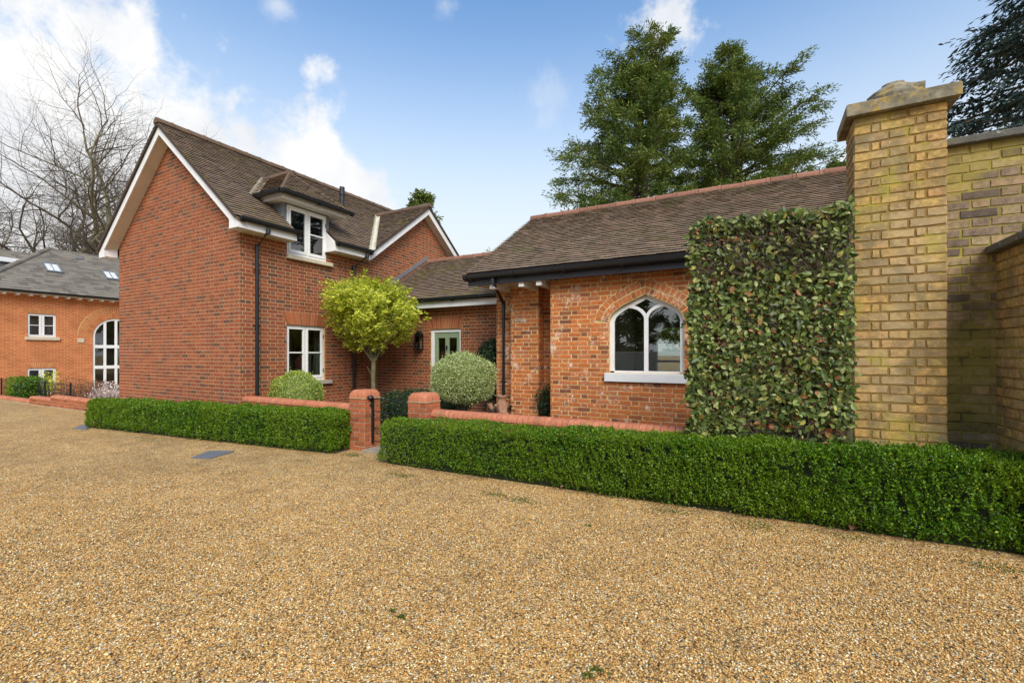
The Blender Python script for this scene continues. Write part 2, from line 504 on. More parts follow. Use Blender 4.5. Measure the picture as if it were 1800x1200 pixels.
M_['dry_leaf'] = leaf_mat('dry_brown_leaf', [(0, (.12, .06, .035)), (.5, (.22, .11, .06)), (1, (.34, .19, .11))], .15, .6)
M_['moss'] = leaf_mat('moss_tuft', [(0, (.05, .075, .012)), (.6, (.11, .14, .02)), (1, (.18, .20, .03))], .2, .8)

# gravel: cells the size of pebbles, coloured one by one
mgv, t = mat_new('gravel')
p = pos(t)
vo = t.node('ShaderNodeTexVoronoi', {'Vector': p, 'Scale': 92.0, 'Randomness': 1.0}, feature='F1')
cs = t.node('ShaderNodeSeparateColor', {0: vo.outputs['Color']})
GR = [(0, (0.094, 0.060, 0.030)), (.10, (0.242, 0.132, 0.049)), (.24, (0.483, 0.267, 0.078)), (.44, (0.630, 0.368, 0.115)), (.62, (0.735, 0.479, 0.169)), (.76, (0.588, 0.257, 0.066)), (.87, (0.881, 0.676, 0.321)), (.94, (0.881, 0.786, 0.541)), (1, (0.262, 0.242, 0.199))]
c = t.ramp(cs.outputs[0], GR)
c = t.mix(1.0, c, t.ramp(vo.outputs['Distance'], [(.25, 1.12), (.8, .5)]), 'MULTIPLY')
c = t.mix(1.0, c, t.ramp(t.noise(p, .55, 5, .6), [(.3, .80), (.7, 1.12)]), 'MULTIPLY')
c = t.mix(1.0, c, t.ramp(t.noise(p, 3.2, 6, .7), [(.36, .76), (.56, 1.04)]), 'MULTIPLY')
k = t.smooth(t.noise(p, 2.3, 6, .7), .64, .74)
c = t.mix(t.math('MULTIPLY', k, .45), c, (.17, .155, .04))
finish(t, c, .8, t.math('SUBTRACT', 1.0, vo.outputs['Distance']), 1.0, .008, .3)
M_['gravel'] = mgv
M_['pebble'] = piece_mat('pebble', GR, .22, 160, rough=.6, bstr=.2, dark=(3.2, .40, .30, (.20, .125, .06), .25))

# ---------------------------------------------------------------- bricks and tiles
CAMP = Vector((0, 0, CH))


class Pool:
    """pieces of one kind on one thing: those that show largest become objects, the rest one mesh"""
    def __init__(self, name, stuff_name, root, mat, limit=290):
        self.name, self.stuff_name, self.root, self.mat, self.limit = name, stuff_name, root, mat, limit
        self.items = []          # (size, M, quad, parent, key)
        self.cache = {}

    def emit(self, shape):
        for it in self.items:
            M, q = it[1], it[2]
            c = M @ Vector(((q[0] + q[1] + q[2] + q[3]) / 4, 0, (q[4] + q[5]) / 2))
            n = (M.to_3x3() @ Vector((0, -1, 0))).normalized()
            vd = (CAMP - c)
            f = n.dot(vd.normalized())
            s = proj_scale(c)
            cx = (c.x * CT + c.y * ST) * s
            it[0] = abs(q[1] - q[0] + q[2] - q[3]) * (q[5] - q[4]) * s * s * max(f, 0) * (1 if abs(cx) < 900 else .01)
        self.items.sort(key=lambda i: -i[0])
        rest = MB()
        for k, it in enumerate(self.items):
            _, M, q, parent, key = it
            if k < self.limit:
                cx, cz = (q[0] + q[1]) / 2, q[4]
                if key is not None:
                    key = (key, random.randrange(5))
                me = self.cache.get(key) if key is not None else None
                if me is None:
                    b = MB()
                    shape(b, tuple(a - cx for a in q[:4]) + (0, q[5] - q[4]), I4, random.random() if key is None else key[1] * .21)
                    me = b.mesh(self.name)
                    me.materials.append(self.mat)
                    if key is not None:
                        self.cache[key] = me
                o = bpy.data.objects.new(self.name, me)
                link(o, parent)
                jx = Matrix.Rotation(random.uniform(-.006, .006), 4, 'Z') @ Matrix.Rotation(random.uniform(-.006, .006), 4, 'X')
                o.matrix_basis = M @ Matrix.Translation((cx, random.uniform(-.0018, .0012), cz)) @ jx
            else:
                Mj = M @ Matrix.Translation((0, random.uniform(-.0018, .0012), 0))
                shape(rest, q, Mj, random.random())
        if rest.v:
            rest.build(self.stuff_name, self.mat, self.root, kind='stuff')


def brick_shape(proud=.006, inset=.003, jit=.0012, rich=False):
    def f(b, q, M, rnd):
        xl, xr, xr2, xl2, z0, z1 = q          # bottom left, bottom right, top right, top left
        j = lambda: random.uniform(-jit, jit)
        ring = [(xl + j(), z0 + j()), (xr + j(), z0 + j()), (xr2 + j(), z1 + j()), (xl2 + j(), z1 + j())]
        cx = sum(p[0] for p in ring) / 4
        cz = sum(p[1] for p in ring) / 4
        fr = [(x + (inset if x < cx else -inset), z + (inset if z < cz else -inset)) for x, z in ring]
        v = [(x, .012, z) for x, z in ring]
        if rich:
            v += [(x, -proud + .004, z) for x, z in ring] + [(x, -proud + random.uniform(-.0015, .0015), z) for x, z in fr]
            fs = [(8, 9, 10, 11)]
            for k in range(4):
                k2 = (k + 1) % 4
                fs += [(k, k2, 4 + k2, 4 + k), (4 + k, 4 + k2, 8 + k2, 8 + k)]
        else:
            v += [(x, -proud, z) for x, z in fr]
            fs = [(4, 5, 6, 7)] + [(k, (k + 1) % 4, 4 + (k + 1) % 4, 4 + k) for k in range(4)]
        b.add(v, fs, rnd, M)
    return f


def rough_brick(proud=.007, inset=.006, jit=.004):
    """worn brick: three points to a side, edges wander"""
    def f(b, q, M, rnd):
        xl, xr, xr2, xl2, z0, z1 = q
        c = [(xl, z0), (xr, z0), (xr2, z1), (xl2, z1)]
        cx, cz = (xl + xr + xr2 + xl2) / 4, (z0 + z1) / 2
        ring = []
        for k in range(4):
            (xa, za), (xb, zb) = c[k], c[(k + 1) % 4]
            nn = 4 if abs(xb - xa) > .12 else (3 if abs(xb - xa) > .05 else 2)
            for i in range(nn):
                t_ = i / nn
                ring.append((xa + (xb - xa) * t_ + random.uniform(-jit, jit), za + (zb - za) * t_ + random.uniform(-jit, jit)))
        n = len(ring)
        w_, h_ = max(abs(xr - xl), .03), z1 - z0
        fr = [(cx + (x - cx) * (1 - 2 * inset / w_), cz + (z - cz) * (1 - 2 * inset / h_)) for x, z in ring]
        tilt = random.uniform(-.0015, .0015)
        v = [(x, .012, z) for x, z in ring] + [(x, -proud * .45, z) for x, z in ring] + [(x, -proud + tilt * (x - cx) / w_ * 2 + random.uniform(-.0007, .0007), z) for x, z in fr]
        fs = [tuple(range(2 * n, 3 * n))]
        for k in range(n):
            k2 = (k + 1) % n
            fs += [(k, k2, n + k2, n + k), (n + k, n + k2, 2 * n + k2, 2 * n + k)]
        b.add(v, fs, rnd, M)
    return f


def tile_shape(lift=.017, th=.011):
    """local: x along the eave, -y out of the roof, z up the slope"""
    def f(b, q, M, rnd):
        xl, xr, xr2, xl2, z0, z1 = q
        g = .0012
        dl = random.uniform(-.003, .003)
        tl = random.uniform(-.002, .002)
        a = -(lift + dl)
        v = [(xl + g, a + th + tl, z0), (xr - g, a + th - tl, z0), (xr2 - g, .0, z1), (xl2 + g, .0, z1),
             (xl + g, a + tl, z0), (xr - g, a - tl, z0), (xr2 - g, -th * .5, z1), (xl2 + g, -th * .5, z1)]
        b.add(v, [(4, 5, 6, 7), (0, 1, 5, 4), (1, 2, 6, 5), (3, 0, 4, 7)], rnd, M)
    return f


def clip_quad(segs, lo0, hi0, lo1, hi1):
    """keep the part of each (xl,xr,xr2,xl2) between lo and hi (at bottom and top)"""
    out = []
    for xl, xr, xr2, xl2 in segs:
        a, b, c, d = max(xl, lo0), min(xr, hi0), min(xr2, hi1), max(xl2, lo1)
        if b - a < .004 and c - d < .004:
            continue
        if b < a: a = b = (a + b) / 2
        if c < d: c = d = (c + d) / 2
        out.append((a, b, c, d))
    return out


def cut_out(segs, i0, i1):
    """remove the interval i0 (at the bottom) / i1 (at the top)"""
    if i0 is None and i1 is None:
        return segs
    i0 = i0 or i1
    i1 = i1 or i0
    out = []
    for s in segs:
        if s[1] <= min(i0[0], i1[0]) or s[0] >= max(i0[1], i1[1]):
            out.append(s)
            continue
        out += clip_quad([s], -99, i0[0], -99, i1[0])
        out += clip_quad([s], i0[1], 99, i1[1], 99)
    return out


def courses(pool, M, parent, lim, z0, z1, holes=(), bond='flemish', bl=.2135, hd=.101, j=.0118, ch=.075, start=0, jitter=0.0):
    """lim(z) -> (lo, hi); holes: functions z -> (lo, hi) or None"""
    n = int(round((z1 - z0) / ch))
    for k in range(n):
        a, b = z0 + k * ch + j / 2, z0 + (k + 1) * ch - j / 2
        l0, l1 = lim(a), lim(b)
        lo, hi = min(l0[0], l1[0]), max(l0[1], l1[1])
        if hi - lo < .03:
            continue
        base = start
        x = base - (0 if k % 2 == 0 else (bl + j) - (bl - hd) / 2 + 0)
        if bond == 'flemish':
            x = base - (0 if k % 2 == 0 else (bl + hd + 2 * j) / 2 + (bl - hd) / 2 - (bl - hd) / 2)
            seq = [bl, hd]
        elif bond == 'stretcher':
            x = base - (0 if k % 2 == 0 else (bl + j) / 2)
            seq = [bl]
        else:                       # english
            seq = [bl] if k % 2 == 0 else [hd]
            x = base - (0 if k % 2 == 0 else hd / 2)
        per = sum(seq) + j * len(seq)
        x += math.floor((lo - x) / per) * per
        i = 0
        while x < hi:
            L = seq[i % len(seq)]
            jx = random.uniform(-jitter, jitter)
            segs = clip_quad([(x + jx, x + L + jx, x + L + jx, x + jx)], l0[0] + .002, l0[1] - .002, l1[0] + .002, l1[1] - .002)
            for h in holes:
                if segs:
                    segs = cut_out(segs, h(a), h(b))
            for s in segs:
                if max(s[1] - s[0], s[2] - s[3]) < .012:
                    continue
                full = abs(s[1] - s[0] - L) < 1e-4 and abs(s[2] - s[3] - L) < 1e-4
                pool.items.append([0, M, s + (a, b), parent, round(L, 3) if full else None])
            x += L + j
            i += 1


def tiles(pool, M, parent, lim, t1, wid=.165, gauge=.1, holes=(), head=.03):
    """lim(t) -> (lo, hi) along the eave at height t up the slope"""
    n = int(math.ceil(t1 / gauge))
    for k in range(n):
        a, b = k * gauge, min((k + 1) * gauge + head, t1 + .01)
        l0, l1 = lim(a), lim(min(b, t1))
        lo, hi = min(l0[0], l1[0]), max(l0[1], l1[1])
        x = lo - (0 if k % 2 == 0 else wid / 2)
        x = math.floor(lo / wid) * wid - (0 if k % 2 == 0 else wid / 2)
        while x < hi:
            segs = clip_quad([(x, x + wid, x + wid, x)], l0[0], l0[1], l1[0], l1[1])
            for h in holes:
                if segs:
                    segs = cut_out(segs, h(a), h(min(b, t1)))
            for s in segs:
                if max(s[1] - s[0], s[2] - s[3]) < .015:
                    continue
                full = abs(s[1] - s[0] - wid) < 1e-4 and abs(s[2] - s[3] - wid) < 1e-4 and b - a > gauge
                pool.items.append([0, M, s + (a, b), parent, round(wid, 3) if full else None])
            x += wid


def wallM(x, y, dx, dy):
    """wall frame: local x along (dx,dy), local y into the wall, z up"""
    return Matrix.Translation((x, y, 0)) @ Matrix.Rotation(math.atan2(dy, dx), 4, 'Z')


def wall_sheet(name, M, outline, holes, mat, parent, reveal=.14, hmat=None):
    """mortar face of a wall with real openings and reveals"""
    polys = [[Vector((x, z, 0)) for x, z in outline]] + [[Vector((x, z, 0)) for x, z in h] for h in holes]
    tri = tessellate_polygon(polys)
    flat = [p for pl in polys for p in pl]
    b = MB(M)
    fs = []
    for a, c, d in tri:
        s = (flat[c].x - flat[a].x) * (flat[d].y - flat[a].y) - (flat[c].y - flat[a].y) * (flat[d].x - flat[a].x)
        fs.append((a, c, d) if s > 0 else (a, d, c))
    b.add([(p.x, 0, p.y) for p in flat], fs)
    for h in holes:
        n = len(h)
        ar = sum(h[i][0] * h[(i + 1) % n][1] - h[(i + 1) % n][0] * h[i][1] for i in range(n))
        h = h if ar > 0 else h[::-1]
        v = [(x, 0, z) for x, z in h] + [(x, reveal, z) for x, z in h]
        b.add(v, [(i, n + i, n + (i + 1) % n, (i + 1) % n) for i in range(n)])
    return b.build(name, mat, parent)


def slopeM(p0, p1, up):
    """roof plane frame: local x from p0 to p1 along the eave, local z up the slope, local -y outward"""
    p0, p1, up = Vector(p0), Vector(p1), Vector(up)
    x = (p1 - p0).normalized()
    z = (up - x * up.dot(x)).normalized()
    y = z.cross(x)
    R = Matrix((x, y, z)).transposed().to_4x4()
    return Matrix.Translation(p0) @ R


def roof_sheet(name, M, poly, mat, parent, th=.05):
    b = MB(M)
    b.prism(poly, .004, th)
    return b.build(name, mat, parent)


def ridge_tiles(parent, p0, p1, mat, r=.11, step=.33, name='ridge_tile', sides=7, drop=.05, side_dir=None):
    """half-round tiles along a ridge or hip"""
    p0, p1 = Vector(p0), Vector(p1)
    d = p1 - p0
    L = d.length
    n = max(1, int(round(L / step)))
    st = L / n
    d.normalize()
    a = d.cross(Vector((0, 0, 1))).normalized()
    u = a.cross(d).normalized()
    mesh = None
    for k in range(n):
        if mesh is None:
            b = MB()
            v, f = [], []
            for e, (yy, rr) in enumerate(((.006, r), (st * .86, r * .97), (st * .86, r * 1.06), (st - .004, r * 1.06))):
                for i in range(sides):
                    t_ = math.radians(-8 + 196 * i / (sides - 1))
                    v.append((rr * math.cos(t_), yy, rr * math.sin(t_) - drop))
            for e in range(3):
                for i in range(sides - 1):
                    f.append((e * sides + i, e * sides + i + 1, (e + 1) * sides + i + 1, (e + 1) * sides + i))
            f.append(tuple(range(sides)))
            f.append(tuple(reversed(range(3 * sides, 4 * sides))))
            b.add(v, f)
            mesh = b.mesh(name)
            mesh.materials.append(mat)
        o = bpy.data.objects.new(name, mesh)
        link(o, parent)
        R = Matrix((a, d, u)).transposed().to_4x4()
        o.matrix_basis = Matrix.Translation(p0 + d * st * k) @ R @ Matrix.Rotation(random.gauss(0, .012), 4, 'X')


def flat_arch(pool_parent, M, x0, x1, z0, h, splay, n, mat, mortar, proud=.008):
    """gauged flat arch of tapered bricks over an opening; returns its outline as a hole function"""
    b = MB(M)
    b.prism([(x0, z0), (x1, z0), (x1 + splay, z0 + h), (x0 - splay, z0 + h)], -.002, .02)
    b.build('arch_mortar', mortar, pool_parent)
    for k in range(n):
        a, c = k / n, (k + 1) / n
        g = .004
        q = (x0 + (x1 - x0) * a + g, x0 + (x1 - x0) * c - g, x0 - splay + (x1 - x0 + 2 * splay) * c - g, x0 - splay + (x1 - x0 + 2 * splay) * a + g, z0 + .004, z0 + h - .004)
        bb = MB()
        brick_shape(proud, .003)(bb, q, M, random.random())
        bb.build('arch_brick', mat, pool_parent)

    def hole(z):
        if z0 - .001 <= z <= z0 + h + .001:
            f = (z - z0) / h
            return (x0 - splay * f - .004, x1 + splay * f + .004)
    return hole


def rect_hole(x0, x1, z0, z1):
    return lambda z: (x0, x1) if z0 <= z <= z1 else None


def casement(root, M, x0, x1, z0, z1, name='window', depth=.04, fr=.05, mid=.12, bot=.11, bar=True, both=True, label=None, hinge=True):
    """white two-light casement; local frame of the wall. Frame, two casements with a bar each, panes"""
    b = MB(M)
    b.box(x0, x0 + fr * .55, depth, depth + .08, z0, z1)
    b.box(x1 - fr * .55, x1, depth, depth + .08, z0, z1)
    b.box(x0 + fr * .55, x1 - fr * .55, depth, depth + .08, z1 - fr * .8, z1)
    b.box(x0 + fr * .55, x1 - fr * .55, depth, depth + .08, z0, z0 + bot * .5)
    xm = (x0 + x1) / 2
    b.box(xm - .016, xm + .016, depth + .006, depth + .08, z0 + bot * .5, z1 - fr * .8)
    win = b.build(name, M_['white'], root, bevel=.003, label=label)
    zi0, zi1 = z0 + bot * .5 + .003, z1 - fr * .8 - .003
    st = (mid - .032) / 2
    for s, (a, c, la, lc) in enumerate(((x0 + fr * .55 + .003, xm - .019, .045, st), (xm + .019, x1 - fr * .55 - .003, st, .05))):
        f = MB(M)
        y0, y1 = depth - .012, depth + .045
        f.box(a, a + la, y0, y1, zi0, zi1)
        f.box(c - lc, c, y0, y1, zi0, zi1)
        f.box(a + la, c - lc, y0, y1, zi1 - .045, zi1)
        f.box(a + la, c - lc, y0, y1, zi0, zi0 + bot * .55)
        zb = (zi0 + bot * .55 + zi1 - .045) / 2
        if bar and (both or s == 1):
            f.box(a + la, c - lc, y0 + .004, y1 - .004, zb - .014, zb + .014)
        f.build('casement', M_['white'], win, bevel=.003)
        spans = ((zi0 + bot * .55, zb - .014), (zb + .014, zi1 - .045)) if bar and (both or s == 1) else ((zi0 + bot * .55, zi1 - .045),)
        for za, zc in spans:
            g = MB(M)
            g.add([(a + la - .004, depth + .02, za - .004), (c - lc + .004, depth + .02, za - .004), (c - lc + .004, depth + .02, zc + .004), (a + la - .004, depth + .02, zc + .004)], [(0, 1, 2, 3)])
            g.build('pane', M_['glass'], win)
        if hinge and s == 1:
            for zz in (z0 + .22, z1 - .22):
                h = MB(M)
                h.box(x1 - fr * .55 - .01, x1 - .008, depth - .016, depth - .001, zz - .04, zz + .04)
                h.build('hinge', M_['lead'], win)
    return win


def gutter(root, p0, p1, r=.055, mat=None, name='gutter', step=1.05, ends=True):
    """half-round gutter with brackets/unions"""
    p0, p1 = Vector(p0), Vector(p1)
    d = (p1 - p0).normalized()
    a = d.cross(Vector((0, 0, 1))).normalized()
    L = (p1 - p0).length
    R = Matrix((a, d, Vector((0, 0, 1)))).transposed().to_4x4()
    Mg = Matrix.Translation(p0) @ R
    b = MB(Mg)
    n = 9

    def arc(rr, y0, y1):
        o = [(rr * math.cos(math.pi + math.pi * i / (n - 1)), rr * math.sin(math.pi + math.pi * i / (n - 1)) * 1.55) for i in range(n)]
        i_ = [((rr - .006) * x / rr, (rr - .006) * z / rr) for x, z in o]
        b.prism(o + i_[::-1], y0, y1)
        return o
    arc(r, 0, L)
    lip = MB(Mg)
    b.tube([(-r, 0, 0), (-r, L, 0)], .006, 5)
    b.tube([(r, 0, 0), (r, L, 0)], .006, 5)
    if ends:
        cap = [(r * math.cos(math.pi + math.pi * i / (n - 1)), r * 1.55 * math.sin(math.pi + math.pi * i / (n - 1))) for i in range(n)]
        b.prism(cap, -.006, .004)
        b.prism(cap, L - .004, L + .006)
    g = b.build(name, mat or M_['black'], root)
    k = max(2, int(L / step) + 1)
    for i in range(k):
        y = .05 + (L - .1) * i / (k - 1)
        b = MB(Mg)
        arc(r + .011, y - .03, y + .03)
        b.build('gutter_bracket', mat or M_['black'], g)
    return g


def downpipe(root, pts, r=.034, clips=(), name='downpipe', wall_dir=(0, 1, 0)):
    b = MB()
    b.tube(pts, r, 12)
    for p in pts[1:-1]:
        b.tube([Vector(p) + Vector((0, 0, .05)), Vector(p) - Vector((0, 0, .05))], r * 1.16, 12)
    o = b.build(name, M_['black'], root, smooth=False)
    for p in clips:
        c = MB()
        p = Vector(p)
        c.tube([p - Vector((0, 0, .02)), p + Vector((0, 0, .02))], r * 1.22, 12)
        w_ = Vector(wall_dir)
        s = w_.cross(Vector((0, 0, 1)))
        c.tube([p - s * .065 + w_ * .02, p + s * .065 + w_ * .02], .014, 6)
        c.build('pipe_clip', M_['black'], o)
    return o


# ---------------------------------------------------------------- foliage helpers
def leaves(P, N, size, aspect=.5, up=.25, spread=.9, fold=.18, big=False, along=None):
    """leaf blades at points P with outward normals N; returns verts, faces, per-vertex random"""
    n = len(P)
    size = np.broadcast_to(size, (n,)).astype(float) * rng.uniform(.65, 1.3, n)
    d = N * .5 + rng.normal(0, spread, (n, 3)) * .6 if along is None else along + rng.normal(0, spread, (n, 3)) * .5
    d[:, 2] += up
    d /= np.linalg.norm(d, axis=1)[:, None] + 1e-9
    nn = N + rng.normal(0, .55, (n, 3))
    s = np.cross(d, nn)
    s /= np.linalg.norm(s, axis=1)[:, None] + 1e-9
    nn = np.cross(s, d)
    L = size[:, None]
    W = L * aspect * .5
    r = rng.random(n)
    if not big:
        v = np.stack([P, P + d * L * .5 + s * W + nn * L * fold, P + d * L, P + d * L * .5 - s * W + nn * L * fold], 1).reshape(-1, 3)
        b = np.arange(n)[:, None] * 4
        f = np.concatenate([b + [0, 1, 2], b + [0, 2, 3]], 0)
        return v, f, np.repeat(r, 4)
    c = nn * L
    v = np.stack([P, P + d * L * .3 + s * W * .85 + c * fold, P + d * L * .65 + s * W * .9 + c * fold * .8, P + d * L - c * .1,
                  P + d * L * .65 - s * W * .9 + c * fold * .8, P + d * L * .3 - s * W * .85 + c * fold, P + d * L * .5], 1).reshape(-1, 3)
    b = np.arange(n)[:, None] * 7
    f = np.concatenate([b + [0, 1, 6], b + [1, 2, 6], b + [2, 3, 6], b + [3, 4, 6], b + [4, 5, 6], b + [5, 0, 6]], 0)
    return v, f, np.repeat(r, 7)


def blob_noise(P, f, seed=0):
    a = P * f + seed * 1.7
    return (np.sin(a[:, 0] * 1.3 + 1.7 * np.sin(a[:, 1] * .9)) + np.sin(a[:, 1] * 1.7 + 1.3 * np.sin(a[:, 2] * 1.1 + 1)) + np.sin(a[:, 2] * 1.9 + 1.1 * np.sin(a[:, 0] * 1.2 + 2))) / 3


def wave_noise(P, f, seed=0):
    """sum of waves in random directions: no lattice"""
    g = np.random.default_rng(seed + 100)
    out = np.zeros(len(P))
    for k in range(9):
        d = g.normal(size=3)
        d *= f * g.uniform(.7, 1.5) / np.linalg.norm(d)
        out += np.sin(P @ d + g.uniform(0, 6.28))
    return out / 3.2


def hedge(name, p0, p1, back, h0, h1, n, label, cat, leaf=.02, mat='box_leaf', r=.07, ends=(True, True), group=None, bias=1.0):
    """clipped box hedge: front foot runs p0 -> p1, `back` thick, height h0 -> h1"""
    p0, p1 = Vector((*p0, 0)), Vector((*p1, 0))
    d = p1 - p0
    L = d.length
    d.normalize()
    bk = Vector((-d.y, d.x, 0))
    root = thing(name, (p0 + p1) / 2 + bk * back / 2, label, cat, group)
    M3 = np.array([d, bk, (0, 0, 1)])
    o = np.array(p0)
    inn = .075
    core = MB(Matrix.Translation(p0) @ Matrix((d, bk, Vector((0, 0, 1)))).transposed().to_4x4())
    nx, a = 24, inn
    a0, a1 = (.20 if ends[0] else .05), (.20 if ends[1] else .02)
    v = []
    for i in range(nx + 1):
        x = a0 + (L - a0 - a1) * i / nx
        h = h0 + (h1 - h0) * i / nx - inn
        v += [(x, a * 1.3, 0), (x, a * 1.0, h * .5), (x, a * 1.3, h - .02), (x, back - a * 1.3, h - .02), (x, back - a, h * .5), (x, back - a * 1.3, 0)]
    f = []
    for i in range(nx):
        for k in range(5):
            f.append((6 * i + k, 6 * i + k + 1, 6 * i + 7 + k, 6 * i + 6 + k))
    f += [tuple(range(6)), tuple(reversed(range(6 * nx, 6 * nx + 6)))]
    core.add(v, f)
    core.build('stems', M_['core'], root)  # one solid core, not stems; its dark colour paints the shade between leaves
    hm = (h0 + h1) / 2
    areas = [('front', L * hm * 1.0), ('top', L * back), ('back', L * hm * .3), ('e0', back * hm * (1 if ends[0] else 0)), ('e1', back * hm * (1 if ends[1] else 0))]
    tot = sum(q_[1] for q_ in areas)
    Ps, Ns = [], []
    for nm, ar in areas:
        k = int(n * ar / tot)
        if k == 0: continue
        u_, v_ = rng.random(k) ** bias, rng.random(k)
        if nm not in ('front', 'back', 'top'): u_ = rng.random(k)
        if nm in ('front', 'back'):
            x = u_ * L
            hh = h0 + (h1 - h0) * u_
            z = .015 + v_ * (hh - .015)
            y = np.zeros(k) if nm == 'front' else np.full(k, back)
            N = np.tile([0, -1. if nm == 'front' else 1., 0], (k, 1))
        elif nm == 'top':
            x, y = u_ * L, v_ * back
            z = h0 + (h1 - h0) * u_
            N = np.tile([0, 0, 1.], (k, 1))
        else:
            y = u_ * back
            hh = h0 if nm == 'e0' else h1
            z = .02 + v_ * (hh - .02)
            x = np.zeros(k) if nm == 'e0' else np.full(k, L)
            N = np.tile([-1. if nm == 'e0' else 1., 0, 0], (k, 1))
        Ps.append(np.stack([x, y, z], 1)); Ns.append(N)
    P, N = np.concatenate(Ps), np.concatenate(Ns)
    # round the arrises
    hh = h0 + (h1 - h0) * P[:, 0] / L
    c = np.stack([np.clip(P[:, 0], r * 2.0, L - (r * 2.0 if ends[1] else 0)), np.clip(P[:, 1], r, back - r), np.minimum(P[:, 2], hh - r)], 1)
    c[:, 2] = np.maximum(c[:, 2], 0)
    q = P - c
    ln = np.linalg.norm(q, axis=1)[:, None] + 1e-9
    P2 = c + q / ln * np.minimum(ln, np.where(ln > r, r * 1.0, ln) + .0)
    N2 = np.where(ln > 1e-3, q / ln, N)
    wob = .014 * wave_noise(P2, 3.5, 4) + .014 * wave_noise(P2, 9, 1) + .017 * wave_noise(P2, 30, 2) + .015 * wave_noise(P2, 70, 3)
    dep = -np.abs(rng.normal(0, .032, len(P))) + (rng.random(len(P)) < .05) * rng.random(len(P)) * .035
    P3 = P2 + N2 * (wob + dep + .004)[:, None]
    P3[:, 1] += np.where(N[:, 1] < 0, .085 * np.clip(1 - P3[:, 2] / .16, 0, 1) ** 1.5, 0)     # thinner towards the foot
    P3[:, 2] = np.maximum(P3[:, 2], .012)
    pit = wave_noise(P2, 55, 6) + .7 * wave_noise(P2, 110, 7) + .35 * wave_noise(P2, 14, 8)
    kp = pit > -1.25 + rng.normal(0, .2, len(P3))
    kp &= ~((P3[:, 2] < .07) & (rng.random(len(P3)) < .55))
    P3, N2, pit = P3[kp], N2[kp], pit[kp]
    W = P3 @ M3 + o
    vv, ff, rr = leaves(W, N2 @ M3, leaf * rng.uniform(.75, 1.3, len(W)), .62, .3)
    fast_mesh('foliage', vv, ff, M_[mat], root, rr, kind='stuff')
    return root


def ball_bush(root, c, rad, n, leaf, mat, aspect=.5, power=2.4, wob=.06, fill=.25, spread=.9, up=.25, stray=.03, flat=None, name='foliage'):
    u_ = rng.normal(size=(n, 3))
    u_ /= np.linalg.norm(u_, axis=1)[:, None]
    k = (np.abs(u_) ** power).sum(1) ** (-1 / power)
    S = u_ * k[:, None]
    R = 1 + wob * blob_noise(S, 2.6, c[0]) + wob * .7 * blob_noise(S, 6.3, c[1]) - np.abs(rng.normal(0, fill, n)) * .5 + (rng.random(n) < stray) * rng.random(n) * .14
    P = S * R[:, None] * np.array(rad) + np.array(c)
    if flat is not None:
        P = P[P[:, 2] > flat]
        u_ = u_[:len(P)] if False else ((P - np.array(c)) / np.array(rad))
        u_ /= np.linalg.norm(u_, axis=1)[:, None] + 1e-9
    vv, ff, rr = leaves(P, u_, leaf, aspect, up, spread)
    return fast_mesh(name, vv, ff, M_[mat], root, rr, kind='stuff')

# ================================================================ ground
xs = [-400, -120, -60, -40, -30, -24, -21, -18, -16.6, -16.3, -13.67, -8.7, -4, 0, 2, 6, 15, 40, 120, 400]
ys = [-400, -120, -40, -15, -4, 0, 2, 3.5, 4.6, 5.28, 5.42, 8, 12, 16, 25, 40, 70, 120, 400]
gb = MB()
gv = [(x, y, -1.15 if (x <= -16.6 and y >= 5.42 and y < 60) else 0.0) for y in ys for x in xs]
nx = len(xs)
gb.add(gv, [(j * nx + i, j * nx + i + 1, (j + 1) * nx + i + 1, (j + 1) * nx + i) for j in range(len(ys) - 1) for i in range(nx - 1)])
tag(gb.build('gravel_drive', M_['gravel']), kind='structure')

b = MB()
b.add([(-8.71, 5.44, .008), (-4.74, 5.44, .008), (-4.74, 8.66, .008), (-8.71, 8.66, .008)], [(0, 1, 2, 3)])
b.add([(-4.74, 5.44, .008), (.74, 5.44, .008), (.74, 7.34, .008), (-4.74, 7.99, .008)], [(0, 1, 2, 3)])
tag(b.build('garden_bed', M_['soil']), kind='structure')
b = MB()
b.add([(-12.0, 4.07, .004), (-5.62, 4.76, .004), (-5.65, 5.1, .004), (-12.05, 4.4, .004)], [(0, 1, 2, 3)])
b.add([(-4.6, 4.70, .004), (1.79, 4.83, .004), (1.79, 5.18, .004), (-4.6, 5.08, .004)], [(0, 1, 2, 3)])
tag(b.build('hedge_bed', M_['soil']), kind='structure')

path = MB()
path.box(-6.98, -4.42, 5.3, 8.68, -.05, .012)
path = tag(path.build('garden_path', M_['soil']), kind='structure')
s = MB()
s.box(-5.36, -4.5, 5.02, 5.45, -.04, .035)
s.build('threshold_slab', M_['paving'], path, bevel=.006)

# ================================================================ the cottage
cot = thing('brick_cottage', (-11.2, 8.5, 0), 'red brick cottage with steep tiled gable roof, white barge boards and a small dormer', 'house')
pb = Pool('brick', 'brickwork', cot, M_['brick'])
pt = Pool('roof_tile', 'roof_tiling', cot, M_['tile'])
GX, GY, FX = -13.67, 5.16, -8.73
RZ, RS, RX = 6.40, .84, -11.2           # main roof: ridge height, slope, ridge line
KZ, KS, KY = 5.80, .77, 10.5            # cross gable


def rz(x): return RZ - RS * abs(x - RX)
def kz(y): return KZ - KS * abs(y - KY)


# gable wall
Mg = wallM(GX, GY, 1, 0)
def lim_g(z):
    if z < 3.9: return (0, 4.94)
    h = min(max((RZ - .10 - z) / RS, 0), 2.47)
    return (2.47 - h, 2.47 + h)
gw = wall_sheet('gable_wall', Mg, [(0, -.05), (4.94, -.05), (4.94, 4.2), (2.47, 6.28), (0, 4.2)], [], M_['mortar'], cot)
courses(pb, Mg, gw, lim_g, 0, 6.3)

